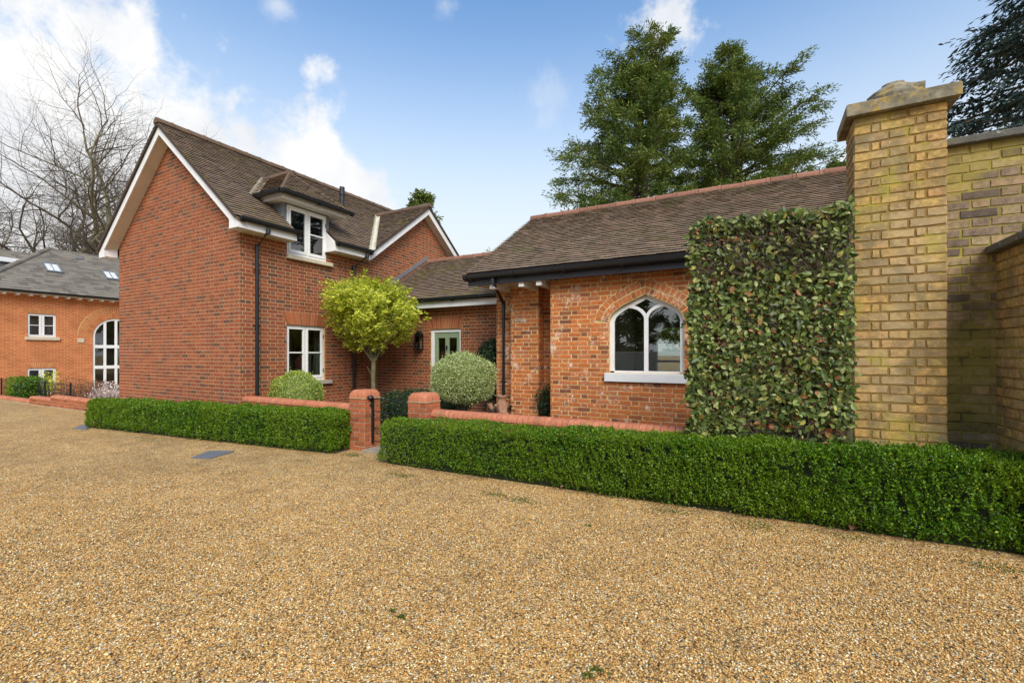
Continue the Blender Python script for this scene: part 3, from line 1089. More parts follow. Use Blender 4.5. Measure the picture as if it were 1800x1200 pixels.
# front wall with the cross gable
Mf = wallM(FX, GY, 0, 1)
wx0, wx1, wz0, wz1 = .98, 1.94, .91, 2.12
dx0, dx1, dz0, dz1 = .985, 1.96, 3.59, 4.64
sK = KY - GY
def lim_f(z):
    if z < 3.9: return (0, 7.9)
    h = max((KZ - .10 - z) / KS, 0)
    return (sK - h, sK + h)
def behind_link(z):
    if z > 4.22: return None
    return (max(3.5, 8.42 - GY + (z - 2.75) / .62), 99)
fw = wall_sheet('front_wall', Mf, [(0, -.05), (7.9, -.05), (7.9, 3.9), (sK + 2.3, 3.9), (sK, 5.68), (sK - 2.3, 3.9), (dx1, 3.9), (dx1, dz0), (dx0, dz0), (dx0, 3.9), (0, 3.9)],
                [[(wx0, wz0), (wx1, wz0), (wx1, wz1), (wx0, wz1)]], M_['mortar'], cot)
ha = flat_arch(fw, Mf, wx0, wx1, wz1, .28, .13, 15, M_['arch_brick'], M_['mortar'])
courses(pb, Mf, fw, lim_f, 0, 5.7, [rect_hole(wx0, wx1, wz0 - .09, wz1), ha, rect_hole(dx0, dx1, dz0 - .02, 4.0), behind_link], start=.056)

# link wall with the door
Ml = wallM(FX, 8.7, 1, 0)
lx0, lx1, lz1 = 1.766, 2.647, 2.09
lw = wall_sheet('link_wall', Ml, [(0, -.05), (4.02, -.05), (4.02, 2.75), (0, 2.75)], [[(lx0, 0), (lx1, 0), (lx1, lz1), (lx0, lz1)]], M_['mortar'], cot)
hl = flat_arch(lw, Ml, lx0, lx1, lz1, .31, .10, 15, M_['arch_brick'], M_['mortar'])
courses(pb, Ml, lw, lambda z: (0, 4.02), 0, 2.7, [rect_hole(lx0, lx1, -.1, lz1), hl])

# rear and end walls (closing the rooms)
b = MB()
b.box(GX, GX + .02, GY + .02, 13.06, 0, 4.2)
b.box(GX + .02, FX, 13.04, 13.06, 0, 4.3)
b.box(FX + .02, -4.72, 12.6, 12.62, 0, 2.8)
b.box(-10.4, -10.36, GY + .1, 13.0, 0.02, 2.5)
b.box(-11.6, -11.56, GY + .1, 13.0, 2.5, 5.2)
b.build('rear_wall', M_['room'], cot)
b = MB()
b.box(GX + .03, FX - .1, GY + .05, 13.02, 2.48, 2.52)
b.build('upper_floor', M_['room'], cot)

# main roof, near slope
ze = rz(-8.36)
Ms = slopeM((-8.36, 4.86, ze), (-8.36, 13.3, ze), (-1, 0, RS))
sn = RS / math.hypot(1, RS)
tl = 2.84 * math.hypot(1, RS)
def lim_m(t):
    z = ze + t * sn
    return (0, (KY - (KZ - z) / KS - 4.86 - .10) if z < KZ else 8.44)
tD = (4.9 - ze) / sn
roof = roof_sheet('main_roof', Ms, [(0, 0), (1.22, 0), (1.22, tD), (2.31, tD), (2.31, 0), (3.32, 0), (5.64, (KZ - ze) / sn), (8.44, (KZ - ze) / sn), (8.44, tl), (0, tl)], M_['underlay'], cot)
tiles(pt, Ms, roof, lim_m, tl, holes=[lambda t: (1.22, 2.31) if t < tD else None])
Mw = slopeM((-14.04, 13.3, ze), (-14.04, 4.86, ze), (1, 0, RS))
wr = roof_sheet('far_slope', Mw, [(0, 0), (8.44, 0), (8.44, tl), (0, tl)], M_['underlay'], cot)
tiles(pt, Mw, wr, lambda t: (7.6, 8.44), tl)
ridge_tiles(roof, (RX, 4.84, RZ + .045), (RX, 13.3, RZ + .045), M_['ridge'], .105, .33)

# cross gable roof
zk = kz(8.1)
Mk = slopeM((-11.5, 8.1, zk), (-8.43, 8.1, zk), (0, 1, KS))
skn = KS / math.hypot(1, KS)
tk = 2.4 * math.hypot(1, KS)
def lim_k(t):
    z = zk + t * skn
    return (RX + (RZ - z) / RS + 11.5 + .10, 3.07)
kr = roof_sheet('cross_gable_roof', Mk, [(RX + (RZ - zk) / RS + 11.5, 0), (3.07, 0), (3.07, tk), (RX + (RZ - KZ) / RS + 11.5, tk)], M_['underlay'], cot)
tiles(pt, Mk, kr, lim_k, tk)
Mk2 = slopeM((-8.43, 12.9, zk), (-11.5, 12.9, zk), (0, -1, KS))
roof_sheet('far_slope', Mk2, [(0, 0), (3.07, 0), (3.07, tk), (0, tk)], M_['underlay'], cot)
ridge_tiles(kr, (-8.41, KY, KZ + .04), (-10.5, KY, KZ + .04), M_['ridge'], .10, .33)


def valley(root, p0, p1, a, b_, w_=.11, lift=.032):
    m = MB()
    p0, p1, a, b_ = Vector(p0), Vector(p1), Vector(a) * w_, Vector(b_) * w_
    u_ = Vector((0, 0, lift))
    m.add([tuple(p0 + u_ * .4), tuple(p1 + u_ * .4), tuple(p1 + a + u_), tuple(p0 + a + u_), tuple(p1 + b_ + u_), tuple(p0 + b_ + u_)], [(0, 1, 2, 3), (0, 5, 4, 1)])
    return m.build('valley_liner', M_['cream'], root)


zv = 4.03
valley(roof, (RX + (RZ - zv) / RS, KY - (KZ - zv) / KS, zv), (RX + (RZ - KZ) / RS, KY, KZ), (0, -1, 0), (1, 0, 0))

# barge boards, soffits, fascias
def barge(Mx, xc, half, za, slope, y0, kneel, foot, name='barge_board', th=.20):
    for s in (-1, 1):
        zi = za - th
        pl = [(xc, za), (xc + s * half, za - slope * half), (xc + s * half, foot), (xc + s * (half - kneel), foot), (xc + s * (half - kneel), zi - slope * (half - kneel)), (xc, zi)]
        m = MB(Mx)
        m.prism(pl, y0, y0 + .03)
        m.build(name, M_['board'], cot, bevel=.002)
        k = half - kneel
        m = MB(Mx)
        m.prism([(xc, zi + .03), (xc + s * k, zi + .03 - slope * k), (xc + s * k, zi + .045 - slope * k), (xc, zi + .045)], y0 + .03, y0 + .262)
        m.build('soffit', M_['soffit'], cot)
        m = MB(Mx)
        m.box(*sorted((xc + s * k, xc + s * (half - .03))), y0 + .03, y0 + .262, foot + .006, foot + .02)
        m.build('kneeler_soffit', M_['board'], cot)
        xi = xc + s * k
        m = MB(Mx)
        m.box(*sorted((xi, xi + s * .018)), y0 + .03, y0 + .262, foot, max(zi + .05 - slope * k, foot + .05))
        m.build('kneeler_board', M_['board'], cot)
        m = MB(Mx)
        m.box(*sorted((xc + s * (half - .03), xc + s * half)), y0 + .03, y0 + .262, foot, za - slope * half - .01)
        m.build('kneeler_board', M_['board'], cot)


barge(wallM(0, 4.9, 1, 0), RX, 2.84, RZ - .05, RS, 0, .27, 3.82)
barge(wallM(-8.47, 0, 0, 1), KY, 2.4, KZ - .05, KS, 0, .10, 3.84, th=.19)
# undercloak edge of tiles along the verges
for Mx, xc, half, za, slope in ((wallM(0, 4.87, 1, 0), RX, 2.86, RZ, RS), (wallM(-8.435, 0, 0, 1), KY, 2.42, KZ, KS)):
    for s in (-1, 1):
        m = MB(Mx)
        m.prism([(xc, za - .01), (xc + s * half, za - .01 - slope * half), (xc + s * half, za - .055 - slope * half), (xc, za - .055)], 0, .06)
        m.build('verge', M_['ridge'], cot)

for y0, y1 in ((4.93, 6.10), (7.12, 8.14)):
    m = MB()
    m.box(-8.40, -8.368, y0, y1, 3.82, 3.99)
    m.build('fascia', M_['board'], cot, bevel=.002)
    m = MB()
    m.box(-8.725, -8.40, y0, y1, 3.832, 3.845)
    m.build('soffit', M_['soffit'], cot)
Mkn = wallM(0, 7.085, 1, 0)
m = MB(Mkn)
m.prism([(-8.735, 3.82), (-8.37, 3.82), (-8.37, 4.0), (-8.735, 4.30)], 0, .03)
m.build('kneeler_board', M_['board'], cot, bevel=.002)
m = MB(wallM(0, 6.102, 1, 0))
m.prism([(-8.735, 3.82), (-8.37, 3.82), (-8.37, 4.0), (-8.735, 4.30)], 0, .02)
m.build('kneeler_board', M_['board'], cot)
gutter(cot, (-8.31, 4.93, 4.02), (-8.31, 6.17, 4.02))
gutter(cot, (-8.31, 7.08, 4.02), (-8.31, 8.14, 4.02))
gutter(cot, (-14.09, 8.0, 4.02), (-14.09, 4.91, 4.02))
downpipe(cot, [(-8.31, 5.46, 4.0), (-8.31, 5.46, 3.86), (-8.655, 5.455, 3.60), (-8.655, 5.455, .05)], clips=[(-8.655, 5.455, 3.15), (-8.655, 5.455, 2.05)], wall_dir=(-1, 0, 0))
downpipe(cot, [(-8.31, 7.98, 4.0), (-8.31, 7.98, 3.86), (-8.655, 7.88, 3.60), (-8.655, 7.88, .05)], clips=[(-8.655, 7.88, 3.15), (-8.655, 7.88, 1.2)], wall_dir=(-1, 0, 0))

# windows of the cottage
casement(cot, Mf, wx0, wx1, wz0, wz1)
m = MB(Mf)
m.box(wx0 - .03, wx1 + .14, -.09, .06, wz0 - .085, wz0 - .002)
m.build('window_sill', M_['grey_stone'], cot, bevel=.006)
casement(cot, Mf, dx0, dx1, dz0, dz1, 'dormer_window', depth=-.012, fr=.055, bot=.12, both=False)
m = MB(Mf)
m.box(dx0 - .03, dx1 + .13, -.10, .06, dz0 - .085, dz0 - .002)
m.build('window_sill', M_['stone'], cot, bevel=.006)
for x, s in ((wx1 - .13, 1),):
    m = MB(Mf)
    for i in range(5):
        m.tube([(x + i * .032, .2, wz0), (x + i * .032, .2, wz1)], .024, 8)
    m.build('curtain', M_['curtain'], cot, smooth=True)

# dormer
dm = MB()
dm.box(-9.45, -8.752, 6.05, 6.09, 3.95, 4.70)
dm.box(-8.775, -8.735, 6.045, 6.135, 3.98, 4.70)
cheek = dm.build('dormer_cheek', M_['lead'], cot, bevel=.004)
dm = MB()
dm.box(-9.45, -8.752, 7.16, 7.20, 3.95, 4.70)
dm.box(-8.775, -8.735, 7.125, 7.215, 3.98, 4.70)
dm.build('dormer_cheek', M_['lead'], cot, bevel=.004)
dm = MB()
dm.box(-8.50, -8.47, 5.86, 7.49, 4.665, 4.795)
dm.box(-9.36, -8.50, 5.86, 5.89, 4.665, 4.795)
dm.box(-9.36, -8.50, 7.46, 7.49, 4.665, 4.795)
dm.box(-9.36, -8.50, 5.89, 7.46, 4.674, 4.686)
dm.build('dormer_fascia', M_['board'], cot, bevel=.002)
eD, wD, aX, aZ, yD = 4.80, .87, -9.39, 5.60, 6.67
Md = slopeM((-8.42, yD - wD, eD), (-8.42, yD + wD, eD), (-.97, 0, .8))
td = math.hypot(.97, .8)
dr = roof_sheet('dormer_roof', Md, [(0, 0), (2 * wD, 0), (wD, td)], M_['underlay'], cot)
tiles(pt, Md, dr, lambda t: (wD * t / td, 2 * wD - wD * t / td), td)
for sg in (-1, 1):
    p0, p1 = (-9.6, yD + sg * wD, eD), (-8.42, yD + sg * wD, eD)
    if sg > 0: p0, p1 = p1, p0
    Mq = slopeM(p0, p1, (0, -sg * wD, .8))
    tq = math.hypot(wD, .8)
    def lq(t, sg=sg, tq=tq):
        f = t / tq
        z = eD + .8 * f
        a, c = RX + (RZ - z) / RS + .06, -8.42 - .97 * f
        return (a + 9.6, c + 9.6) if sg < 0 else (-8.42 - c, -8.42 - a)
    l0, l1 = lq(0), lq(tq)
    sl = roof_sheet('dormer_roof', Mq, [(l0[0], 0), (l0[1], 0), (l1[1], tq), (l1[0], tq)], M_['underlay'], cot)
    tiles(pt, Mq, sl, lq, tq)
ridge_tiles(dr, (aX + .03, yD, aZ + .03), (RX + (RZ - aZ) / RS - .05, yD, aZ + .03), M_['ridge'], .085, .3)
for sg in (-1, 1):
    ridge_tiles(dr, (-8.44, yD + sg * (wD - .02), eD + .035), (aX, yD, aZ + .03), M_['ridge'], .036, .12, 'hip_tile', 6, .022)
    za = eD + .02
    valley(roof, (RX + (RZ - za) / RS, yD + sg * (wD - .02), za), (RX + (RZ - aZ) / RS, yD, aZ), (0, sg, 0), (1, 0, 0), .12)
gutter(cot, (-8.37, yD - wD - .06, 4.80), (-8.37, yD + wD + .06, 4.80), .05, step=.8)
gutter(cot, (-9.22, yD - wD - .05, 4.80), (-8.33, yD - wD - .05, 4.80), .05, step=.8)
# flue on the roof
m = MB()
m.tube([(-10.39, 9.03, 5.6), (-10.39, 9.03, 6.02)], .062, 12)
m.tube([(-10.39, 9.03, 5.98), (-10.39, 9.03, 6.22)], .072, 12)
m.tube([(-10.39, 9.03, 6.0), (-10.39, 9.03, 6.03)], .085, 12)
m.build('flue_pipe', M_['blackboard'], cot)

# link roof
Mlr = slopeM((FX, 8.42, 2.79), (-4.76, 8.42, 2.79), (0, 1, .62))
tlr = 2.35 * math.hypot(1, .62)
lr = roof_sheet('link_roof', Mlr, [(0, 0), (3.97, 0), (3.97, tlr), (0, tlr)], M_['underlay'], cot)
tiles(pt, Mlr, lr, lambda t: (.06, 3.97), tlr)
roof_sheet('far_slope', slopeM((-4.76, 13.1, 2.79), (FX, 13.1, 2.79), (0, -1, .62)), [(0, 0), (3.97, 0), (3.97, tlr), (0, tlr)], M_['underlay'], cot)
ridge_tiles(lr, (FX + .02, 10.77, 4.28), (-4.76, 10.77, 4.28), M_['ridge_red'], .095, .33)
m = MB(Mf)
m.prism([(8.42 - GY, 2.86), (10.77 - GY, 4.32), (10.77 - GY, 4.44), (8.42 - GY, 2.98)], -.016, -.001)
m.build('lead_flashing', M_['lead'], cot)
m = MB()
m.box(FX + .01, -4.74, 8.415, 8.44, 2.575, 2.745)
m.build('fascia', M_['board'], cot, bevel=.002)
m = MB()
m.box(FX + .01, -4.74, 8.44, 8.692, 2.585, 2.597)
m.build('soffit', M_['soffit'], cot)
gutter(cot, (FX + .03, 8.355, 2.785), (-4.74, 8.355, 2.785), .052)

# door
m = MB(Ml)
m.box(lx0, lx0 + .085, .03, .12, .0, lz1)
m.box(lx1 - .055, lx1, .03, .12, .0, lz1)
m.box(lx0 + .085, lx1 - .055, .03, .12, lz1 - .075, lz1)
m.build('door_frame', M_['white'], cot, bevel=.003)
a, c = lx0 + .088, lx1 - .058
m = MB(Ml)
z0, z1 = .03, lz1 - .079
g0, g1 = .95, z1 - .13
w3 = (c - a)
cols = [(a, a + .10), (a + w3 / 2 - .055, a + w3 / 2 + .055), (c - .09, c)]
for x0_, x1_ in cols:
    m.box(x0_, x1_, .05, .095, z0, z1)
for x0_, x1_ in ((cols[0][1], cols[1][0]), (cols[1][1], cols[2][0])):
    m.box(x0_, x1_, .05, .095, g1, z1)
    m.box(x0_, x1_, .05, .095, .78, g0)
    m.box(x0_, x1_, .05, .095, z0, .24)
    m.box(x0_, x1_, .065, .085, .24, .78)
door = m.build('door', M_['door'], cot, bevel=.003)
for x0_, x1_ in ((cols[0][1], cols[1][0]), (cols[1][1], cols[2][0])):
    m = MB(Ml)
    m.add([(x0_, .075, g0), (x1_, .075, g0), (x1_, .075, g1), (x0_, .075, g1)], [(0, 1, 2, 3)])
    m.build('pane', M_['glass'], door)
m = MB(Ml)
m.tube([(a + w3 / 2, .03, 1.62), (a + w3 / 2, .03, 1.70)], .02, 10)
m.tube([(a + w3 / 2, .02, 1.60), (a + w3 / 2, .02, 1.635)], .013, 8)
m.build('door_knocker', M_['iron'], door)
m = MB(Ml)
m.tube([(a + .05, .05, 1.02), (a + .05, .0, 1.02), (a + .15, .0, 1.02)], .011, 8)
m.build('door_handle', M_['lead'], door)

pb.emit(brick_shape(.004, .002, .0015))
pt.emit(tile_shape(.036, .011))

# wall lantern beside the door
lan = thing('wall_lantern', (-7.26, 8.69, 1.62), 'black framed glass lantern fixed to the wall between small tree and green door', 'lantern')
m = MB()
m.box(-7.34, -7.18, 8.55, 8.695, 1.60, 1.63); m.box(-7.345, -7.175, 8.545, 8.695, 1.94, 1.97)
m.prism([(-7.34, 1.97), (-7.18, 1.97), (-7.23, 2.06), (-7.29, 2.06)], 8.57, 8.69)
for x in (-7.34, -7.20):
    for y in (8.55, 8.675):
        m.box(x, x + .02, y, y + .02, 1.63, 1.94)
m.build('lantern_frame', M_['iron'], lan)
m = MB()
m.box(-7.32, -7.2, 8.562, 8.566, 1.63, 1.94)
m.build('pane', M_['glass'], lan)
m = MB()
m.tube([(-7.26, 8.63, 1.63), (-7.26, 8.63, 1.82)], .025, 8)
m.build('candle', M_['curtain'], lan)

# ================================================================ old low building with the pointed window
old = thing('old_brick_outbuilding', (-1.0, 9.8, 0), 'low old orange brick building with long tiled roof, black gutter and pointed arch window', 'house')
po = Pool('brick', 'brickwork', old, M_['old_brick'])
pot = Pool('roof_tile', 'roof_tiling', old, M_['old_tile'])
OX, OY = -3.23, 7.36
Mo = wallM(OX, OY, 1, 0)
ax0, ax1 = 1.044, 2.222
axc, ahw, azb, azs = (ax0 + ax1) / 2, (ax1 - ax0) / 2, 1.19, 2.025
half = [(-1.0, 0), (-.983, .05), (-.943, .103), (-.88, .148), (-.797, .19), (-.70, .232), (-.593, .267), (-.45, .309), (-.305, .345), (-.15, .386), (0, .425)]
arch = [(axc + x * ahw, azs + z) for x, z in half] + [(axc - x * ahw, azs + z) for x, z in reversed(half[:-1])]


def offset(pl, d):
    out = []
    for i, (x, z) in enumerate(pl):
        a, c = pl[max(i - 1, 0)], pl[min(i + 1, len(pl) - 1)]
        dx, dz_ = c[0] - a[0], c[1] - a[1]
        l = math.hypot(dx, dz_)
        out.append((x - dz_ / l * d, z + dx / l * d))
    return out


ext = offset(arch, .235)
extl = [p for p in ext[:len(half)]]


def ext_hole(z):
    if z < azs - .006: return None
    if z > extl[-1][1]: return (axc - .001, axc + .001) if z < extl[-1][1] + .07 else None
    if z <= extl[0][1]:
        x = extl[0][0]
    else:
        for (xa, za), (xb, zb) in zip(extl, extl[1:]):
            if za <= z <= zb:
                x = xa + (xb - xa) * (z - za) / max(zb - za, 1e-6)
                break
        else:
            x = extl[-1][0]
    return (x - .006, 2 * axc - x + .006)


ow = wall_sheet('front_wall', Mo, [(0, -.05), (7.0, -.05), (7.0, 2.95), (0, 2.95)], [[(ax0, azb), (ax1, azb)] + arch[::-1]], M_['old_mortar'], old, .16)
OJ = dict(bl=.213, hd=.101, j=.0145, ch=.0748, jitter=.008)
courses(po, Mo, ow, lambda z: (0, 5.0), 0, 2.92, [rect_hole(ax0, ax1, azb - .15, azs), ext_hole], 'flemish', **OJ)


def quad_brick(b, q, M, rnd, proud=.01, inset=.004):
    cx = sum(p[0] for p in q) / 4
    cz = sum(p[1] for p in q) / 4
    fr = []
    for x, z in q:
        d = math.hypot(x - cx, z - cz)
        k = 1 - inset * 1.6 / d
        fr.append((cx + (x - cx) * k, cz + (z - cz) * k))
    v = [(x, .012, z) for x, z in q] + [(x, -proud, z) for x, z in fr]
    b.add(v, [(4, 5, 6, 7)] + [(k, (k + 1) % 4, 4 + (k + 1) % 4, 4 + k) for k in range(4)], rnd, M)


def ring(root, M, curve, d0, d1, step, mat, proud=.012, name='arch_brick', gap=.006):
    """bricks set round a curve between two offsets"""
    mid = offset(curve, (d0 + d1) / 2)
    cum = [0]
    for a, c in zip(mid, mid[1:]):
        cum.append(cum[-1] + math.hypot(c[0] - a[0], c[1] - a[1]))
    n = int(round(cum[-1] / step))
    ci, co = offset(curve, d0), offset(curve, d1)

    def at(pl, s):
        for i in range(len(cum) - 1):
            if cum[i] <= s <= cum[i + 1] + 1e-9:
                f = (s - cum[i]) / max(cum[i + 1] - cum[i], 1e-9)
                return (pl[i][0] + (pl[i + 1][0] - pl[i][0]) * f, pl[i][1] + (pl[i + 1][1] - pl[i][1]) * f)
        return pl[-1]
    for k in range(n):
        s0, s1 = cum[-1] * k / n + gap, cum[-1] * (k + 1) / n - gap
        # curve runs left to right over the crown: inner edge is the lower one
        q = [at(ci, s0), at(ci, s1), at(co, s1), at(co, s0)]
        bb = MB()
        quad_brick(bb, q, M, random.random(), proud + random.uniform(-.002, .002))
        bb.build(name, mat, root)


m = MB(Mo)
m.strip(offset(arch, .118), .238, -.003, .02)
m.build('arch_mortar', M_['old_mortar'], ow)
ring(ow, Mo, arch, .010, .112, .078, M_['old_brick'])
ring(ow, Mo, arch, .126, .228, .083, M_['old_brick'])

# set-back wall, buttress pier and returns
Msb = wallM(-4.72, 8.02, 1, 0)
sb = wall_sheet('set_back_wall', Msb, [(0, -.05), (1.47, -.05), (1.47, 2.9), (0, 2.9)], [], M_['old_mortar'], old)
courses(po, Msb, sb, lambda z: (0, 1.48), 0, 2.8, [lambda z: (.49, 1.05)], **OJ)
for (M0, L) in ((wallM(-4.24, 7.75, 1, 0), .585), (wallM(-3.655, 7.75, 0, 1), .26), (wallM(-4.24, 8.01, 0, -1), .26), (wallM(OX, 8.0, 0, -1), .64), (wallM(-4.72, 12.6, 0, -1), 4.58)):
    ws = wall_sheet('pier_wall', M0, [(0, -.05), (L, -.05), (L, 2.86), (0, 2.86)], [], M_['old_mortar'], old)
    courses(po, M0, ws, lambda z, L=L: (0, L), 0, 2.8, start=.056 if L > .5 else 0, **OJ)
m = MB()
m.add([(-4.7, 7.0, 2.86), (-4.7, 12.6, 2.86), (-4.7, 9.85, 4.66)], [(0, 1, 2)])
m.box(3.75, 3.77, 7.4, 12.58, 0, 2.9)
m.build('rear_wall', M_['old_brick'], old)
m = MB()
m.box(-4.66, 3.74, 7.55, 12.5, 2.86, 2.88)
m.box(-3.0, -2.96, 7.52, 12.5, .01, 2.86)
m.build('room_lining', M_['room'], old)
Mrr = wallM(-4.70, 12.54, 1, 0)
wall_sheet('rear_wall', Mrr, [(0, -.05), (8.44, -.05), (8.44, 2.9), (0, 2.9)], [[(2.28, .55), (3.05, .55), (3.05, 2.2), (2.28, 2.2)], [(3.5, .7), (4.8, .7), (4.8, 2.5), (3.5, 2.5)], [(5.2, .7), (7.6, .7), (7.6, 2.6), (5.2, 2.6)]], M_['room'], old, .2)  # the two wider openings are added to let daylight brighten the room
m = MB()
m.box(-2.94, 3.7, 12.46, 12.53, 1.28, 1.34)
m.build('dado_rail', M_['white'], old)

# its roof
ORS, OE = .628, 2.985
Mor = slopeM((-4.83, 7.06, OE), (6.0, 7.06, OE), (0, 1, ORS))
tor = 2.79 * math.hypot(1, ORS)
orf = roof_sheet('main_roof', Mor, [(0, 0), (10.8, 0), (10.8, tor), (0, tor)], M_['underlay'], old)
tiles(pot, Mor, orf, lambda t: (0, 10.8), tor)
roof_sheet('far_slope', slopeM((6.0, 12.64, OE), (-4.83, 12.64, OE), (0, -1, ORS)), [(0, 0), (10.8, 0), (10.8, tor), (0, tor)], M_['underlay'], old)
ridge_tiles(orf, (-4.82, 9.85, OE + 2.79 * ORS + .03), (6.0, 9.85, OE + 2.79 * ORS + .03), M_['ridge_red'], .10, .42)
m = MB()
m.box(-4.80, 6.0, 7.10, 7.13, 2.765, 2.93)
m.build('fascia', M_['blackboard'], old, bevel=.002)
gutter(old, (-4.85, 7.045, 2.955), (6.0, 7.045, 2.955), .058, step=.98)
m = MB()
m.box(-4.78, -3.24, 7.13, 8.0, 2.80, 2.815)
m.build('soffit', M_['soffit'], old)
for x in (-4.30, -3.70, -3.36):
    m = MB()
    m.box(x - .05, x + .05, 7.14, 7.75, 2.69, 2.80)
    m.build('rafter_foot', M_['white'], old, bevel=.003)
downpipe(old, [(-4.23, 7.045, 2.92), (-4.23, 7.045, 2.80), (-4.47, 7.87, 2.50), (-4.47, 7.87, .55)], r=.036, clips=[(-4.47, 7.87, 2.2), (-4.47, 7.87, .95)])
po.emit(rough_brick(.006, .004, .0032))
pot.emit(tile_shape(.036, .011))

# pointed window
fy0, fy1 = .075, .135
pl = [(ax0 + .036, azb + .03), (ax0 + .036, azs)] + offset(arch, -.036)[1:-1] + [(ax1 - .036, azs), (ax1 - .036, azb + .03)]
m = MB(Mo)
m.strip(pl, .072, fy0, fy1)
m.box(ax0 + .072, ax1 - .072, fy0, fy1, azb, azb + .035)
pw = m.build('pointed_window', M_['white'], old, bevel=.004)
xm = axc + .0
m = MB(Mo)
m.box(xm - .032, xm + .032, fy0 - .004, fy1 - .006, azb + .035, azs + .085)
m.build('mullion', M_['white'], pw, bevel=.003)
barL = [(xm - .008, azs + .06), (xm - .03, azs + .115), (xm - .075, azs + .17), (xm - .14, azs + .215), (xm - .23, azs + .245), (xm - .30, azs + .25)]
for s in (1, -1):
    m = MB(Mo)
    m.strip([(xm + s * (x - xm), z) for x, z in barL], .052, fy0 - .002, fy1 - .008)
    m.build('tracery_bar', M_['white'], pw, bevel=.003)
inn = offset(arch, -.05)
for s in (-1, 1):
    g = MB(Mo)
    pts_ = [(ax0 + .05, azb + .03), (xm, azb + .03), (xm, azs + .05)] + barL[1:] + [p for p in inn[:len(half)] if p[0] < xm - .31][::-1]
    pts_ = [(xm + (s * -1) * (x - xm), z) for x, z in pts_]
    g.prism(pts_, fy0 + .03, fy0 + .034)
    g.build('pane', M_['glass'], pw)
g = MB(Mo)
g.prism([(xm, azs + .06)] + barL[1:] + [(xm - .28, azs + .27), (xm, azs + .36), (xm + .28, azs + .27)] + [(2 * xm - x, z) for x, z in barL[:0:-1]], fy0 + .028, fy0 + .032)
g.build('pane', M_['glass'], pw)
m = MB(Mo)
m.box(ax0 - .06, ax1 + .05, -.055, .10, azb - .14, azb - .002)
m.build('window_sill', M_['white'], pw, bevel=.006)

# ================================================================ yellow stock brick gate pillar and garden wall
def rows(pool, M, parent, wid, z0, n, ch, j, pats, jit=.004):
    for k in range(n):
        p = pats[k % len(pats)]
        tot = sum(p)
        free = wid - j * (len(p) - 1)
        x = 0
        for L in p:
            l = L / tot * free
            a, c = x + random.uniform(-jit, jit) * (x > 0), x + l + random.uniform(-jit, jit) * (x + l < wid - .01)
            pool.items.append([0, M, (a, c, c, a, z0 + k * ch + j / 2 + random.uniform(-.002, .002), z0 + (k + 1) * ch - j / 2), parent, None])
            x += l + j


pil = thing('gate_pillar', (1.09, 5.4, 0), 'tall yellow stock brick pillar with lichened stone cap beside the climber', 'pillar')
pp = Pool('brick', 'brickwork', pil, M_['stock_brick'])
PX0, PX1, PY = .77, 1.405, 5.2
PCH, PN = .0815, 45
PTOP = PCH * PN
PA, PB = [.235, .115, .24], [.115, .055, .235, .06, .13]
m = MB()
m.box(PX0 + .0, PX1, PY, PY + .42, -.02, PTOP)
core = m.build('pillar_core', M_['stock_mortar'], pil)
rows(pp, wallM(PX0, PY, 1, 0), core, PX1 - PX0, 0, PN, PCH, .017, [PA, PB])
rows(pp, wallM(PX0, PY + .42, 0, -1), core, .42, 0, PN, PCH, .017, [[.11, .06, .235], [.235, .17]])
rows(pp, wallM(PX1, PY, 0, 1), core, .25, 0, PN, PCH, .017, [[.235], [.115, .12]])
pp.emit(rough_brick(.006, .0022, .0032))
m = MB()
zc = PTOP + .002
m.prism([(PX0 - .072, zc), (PX1 + .085, zc), (PX1 + .085, zc + .10), (PX1 + .074, zc + .112), (PX0 - .062, zc + .112), (PX0 - .072, zc + .10)], PY - .075, PY + .50)
cap = m.build('stone_cap', M_['cap_stone'], pil, bevel=.008)
m = MB()
m.lathe([(.21, zc + .10), (.215, zc + .18), (.19, zc + .215), (.185, zc + .24), (.15, zc + .275), (.09, zc + .295), (.085, zc + .325), (.03, zc + .34)], 1.09, PY + .21, 18)
m.box(1.20, 1.29, PY + .1, PY + .28, zc + .10, zc + .26)
st = m.build('broken_finial', M_['cap_stone'], cap, bevel=.006)
for v in st.data.vertices:
    v.co += Vector((random.gauss(0, .006), random.gauss(0, .006), random.gauss(0, .005)))

gwl = thing('garden_wall', (2.4, 5.6, 0), 'tall mossy yellow brick wall with dark stone coping behind the gate pillar', 'wall')
pg = Pool('brick', 'brickwork', gwl, M_['mossy_brick'])
WY = 5.45
Mgw = wallM(PX1 - .02, WY, 1, 0)
WN = 41
m = MB()
m.box(PX1 - .02, 6.0, WY, WY + .3, -.02, PCH * WN)
core = m.build('wall_core', M_['mossy_mortar'], gwl)
courses(pg, Mgw, core, lambda z: (.02, 2.2), 0, PCH * WN, bl=.235, hd=.112, j=.016, ch=PCH, jitter=.008)
pg.emit(rough_brick(.006, .0022, .0032))
for k in range(4):
    m = MB()
    x = PX1 + .0 + k * .75
    zt = PCH * WN + .001
    m.prism([(WY - .07, zt), (WY + .36, zt), (WY + .36, zt + .05), (WY + .145, zt + .10), (WY - .07, zt + .06)], -x - .745, -x, M=Matrix.Rotation(math.radians(90), 4, 'Z'))
    m.build('coping_stone', M_['coping_stone'], gwl, bevel=.006)

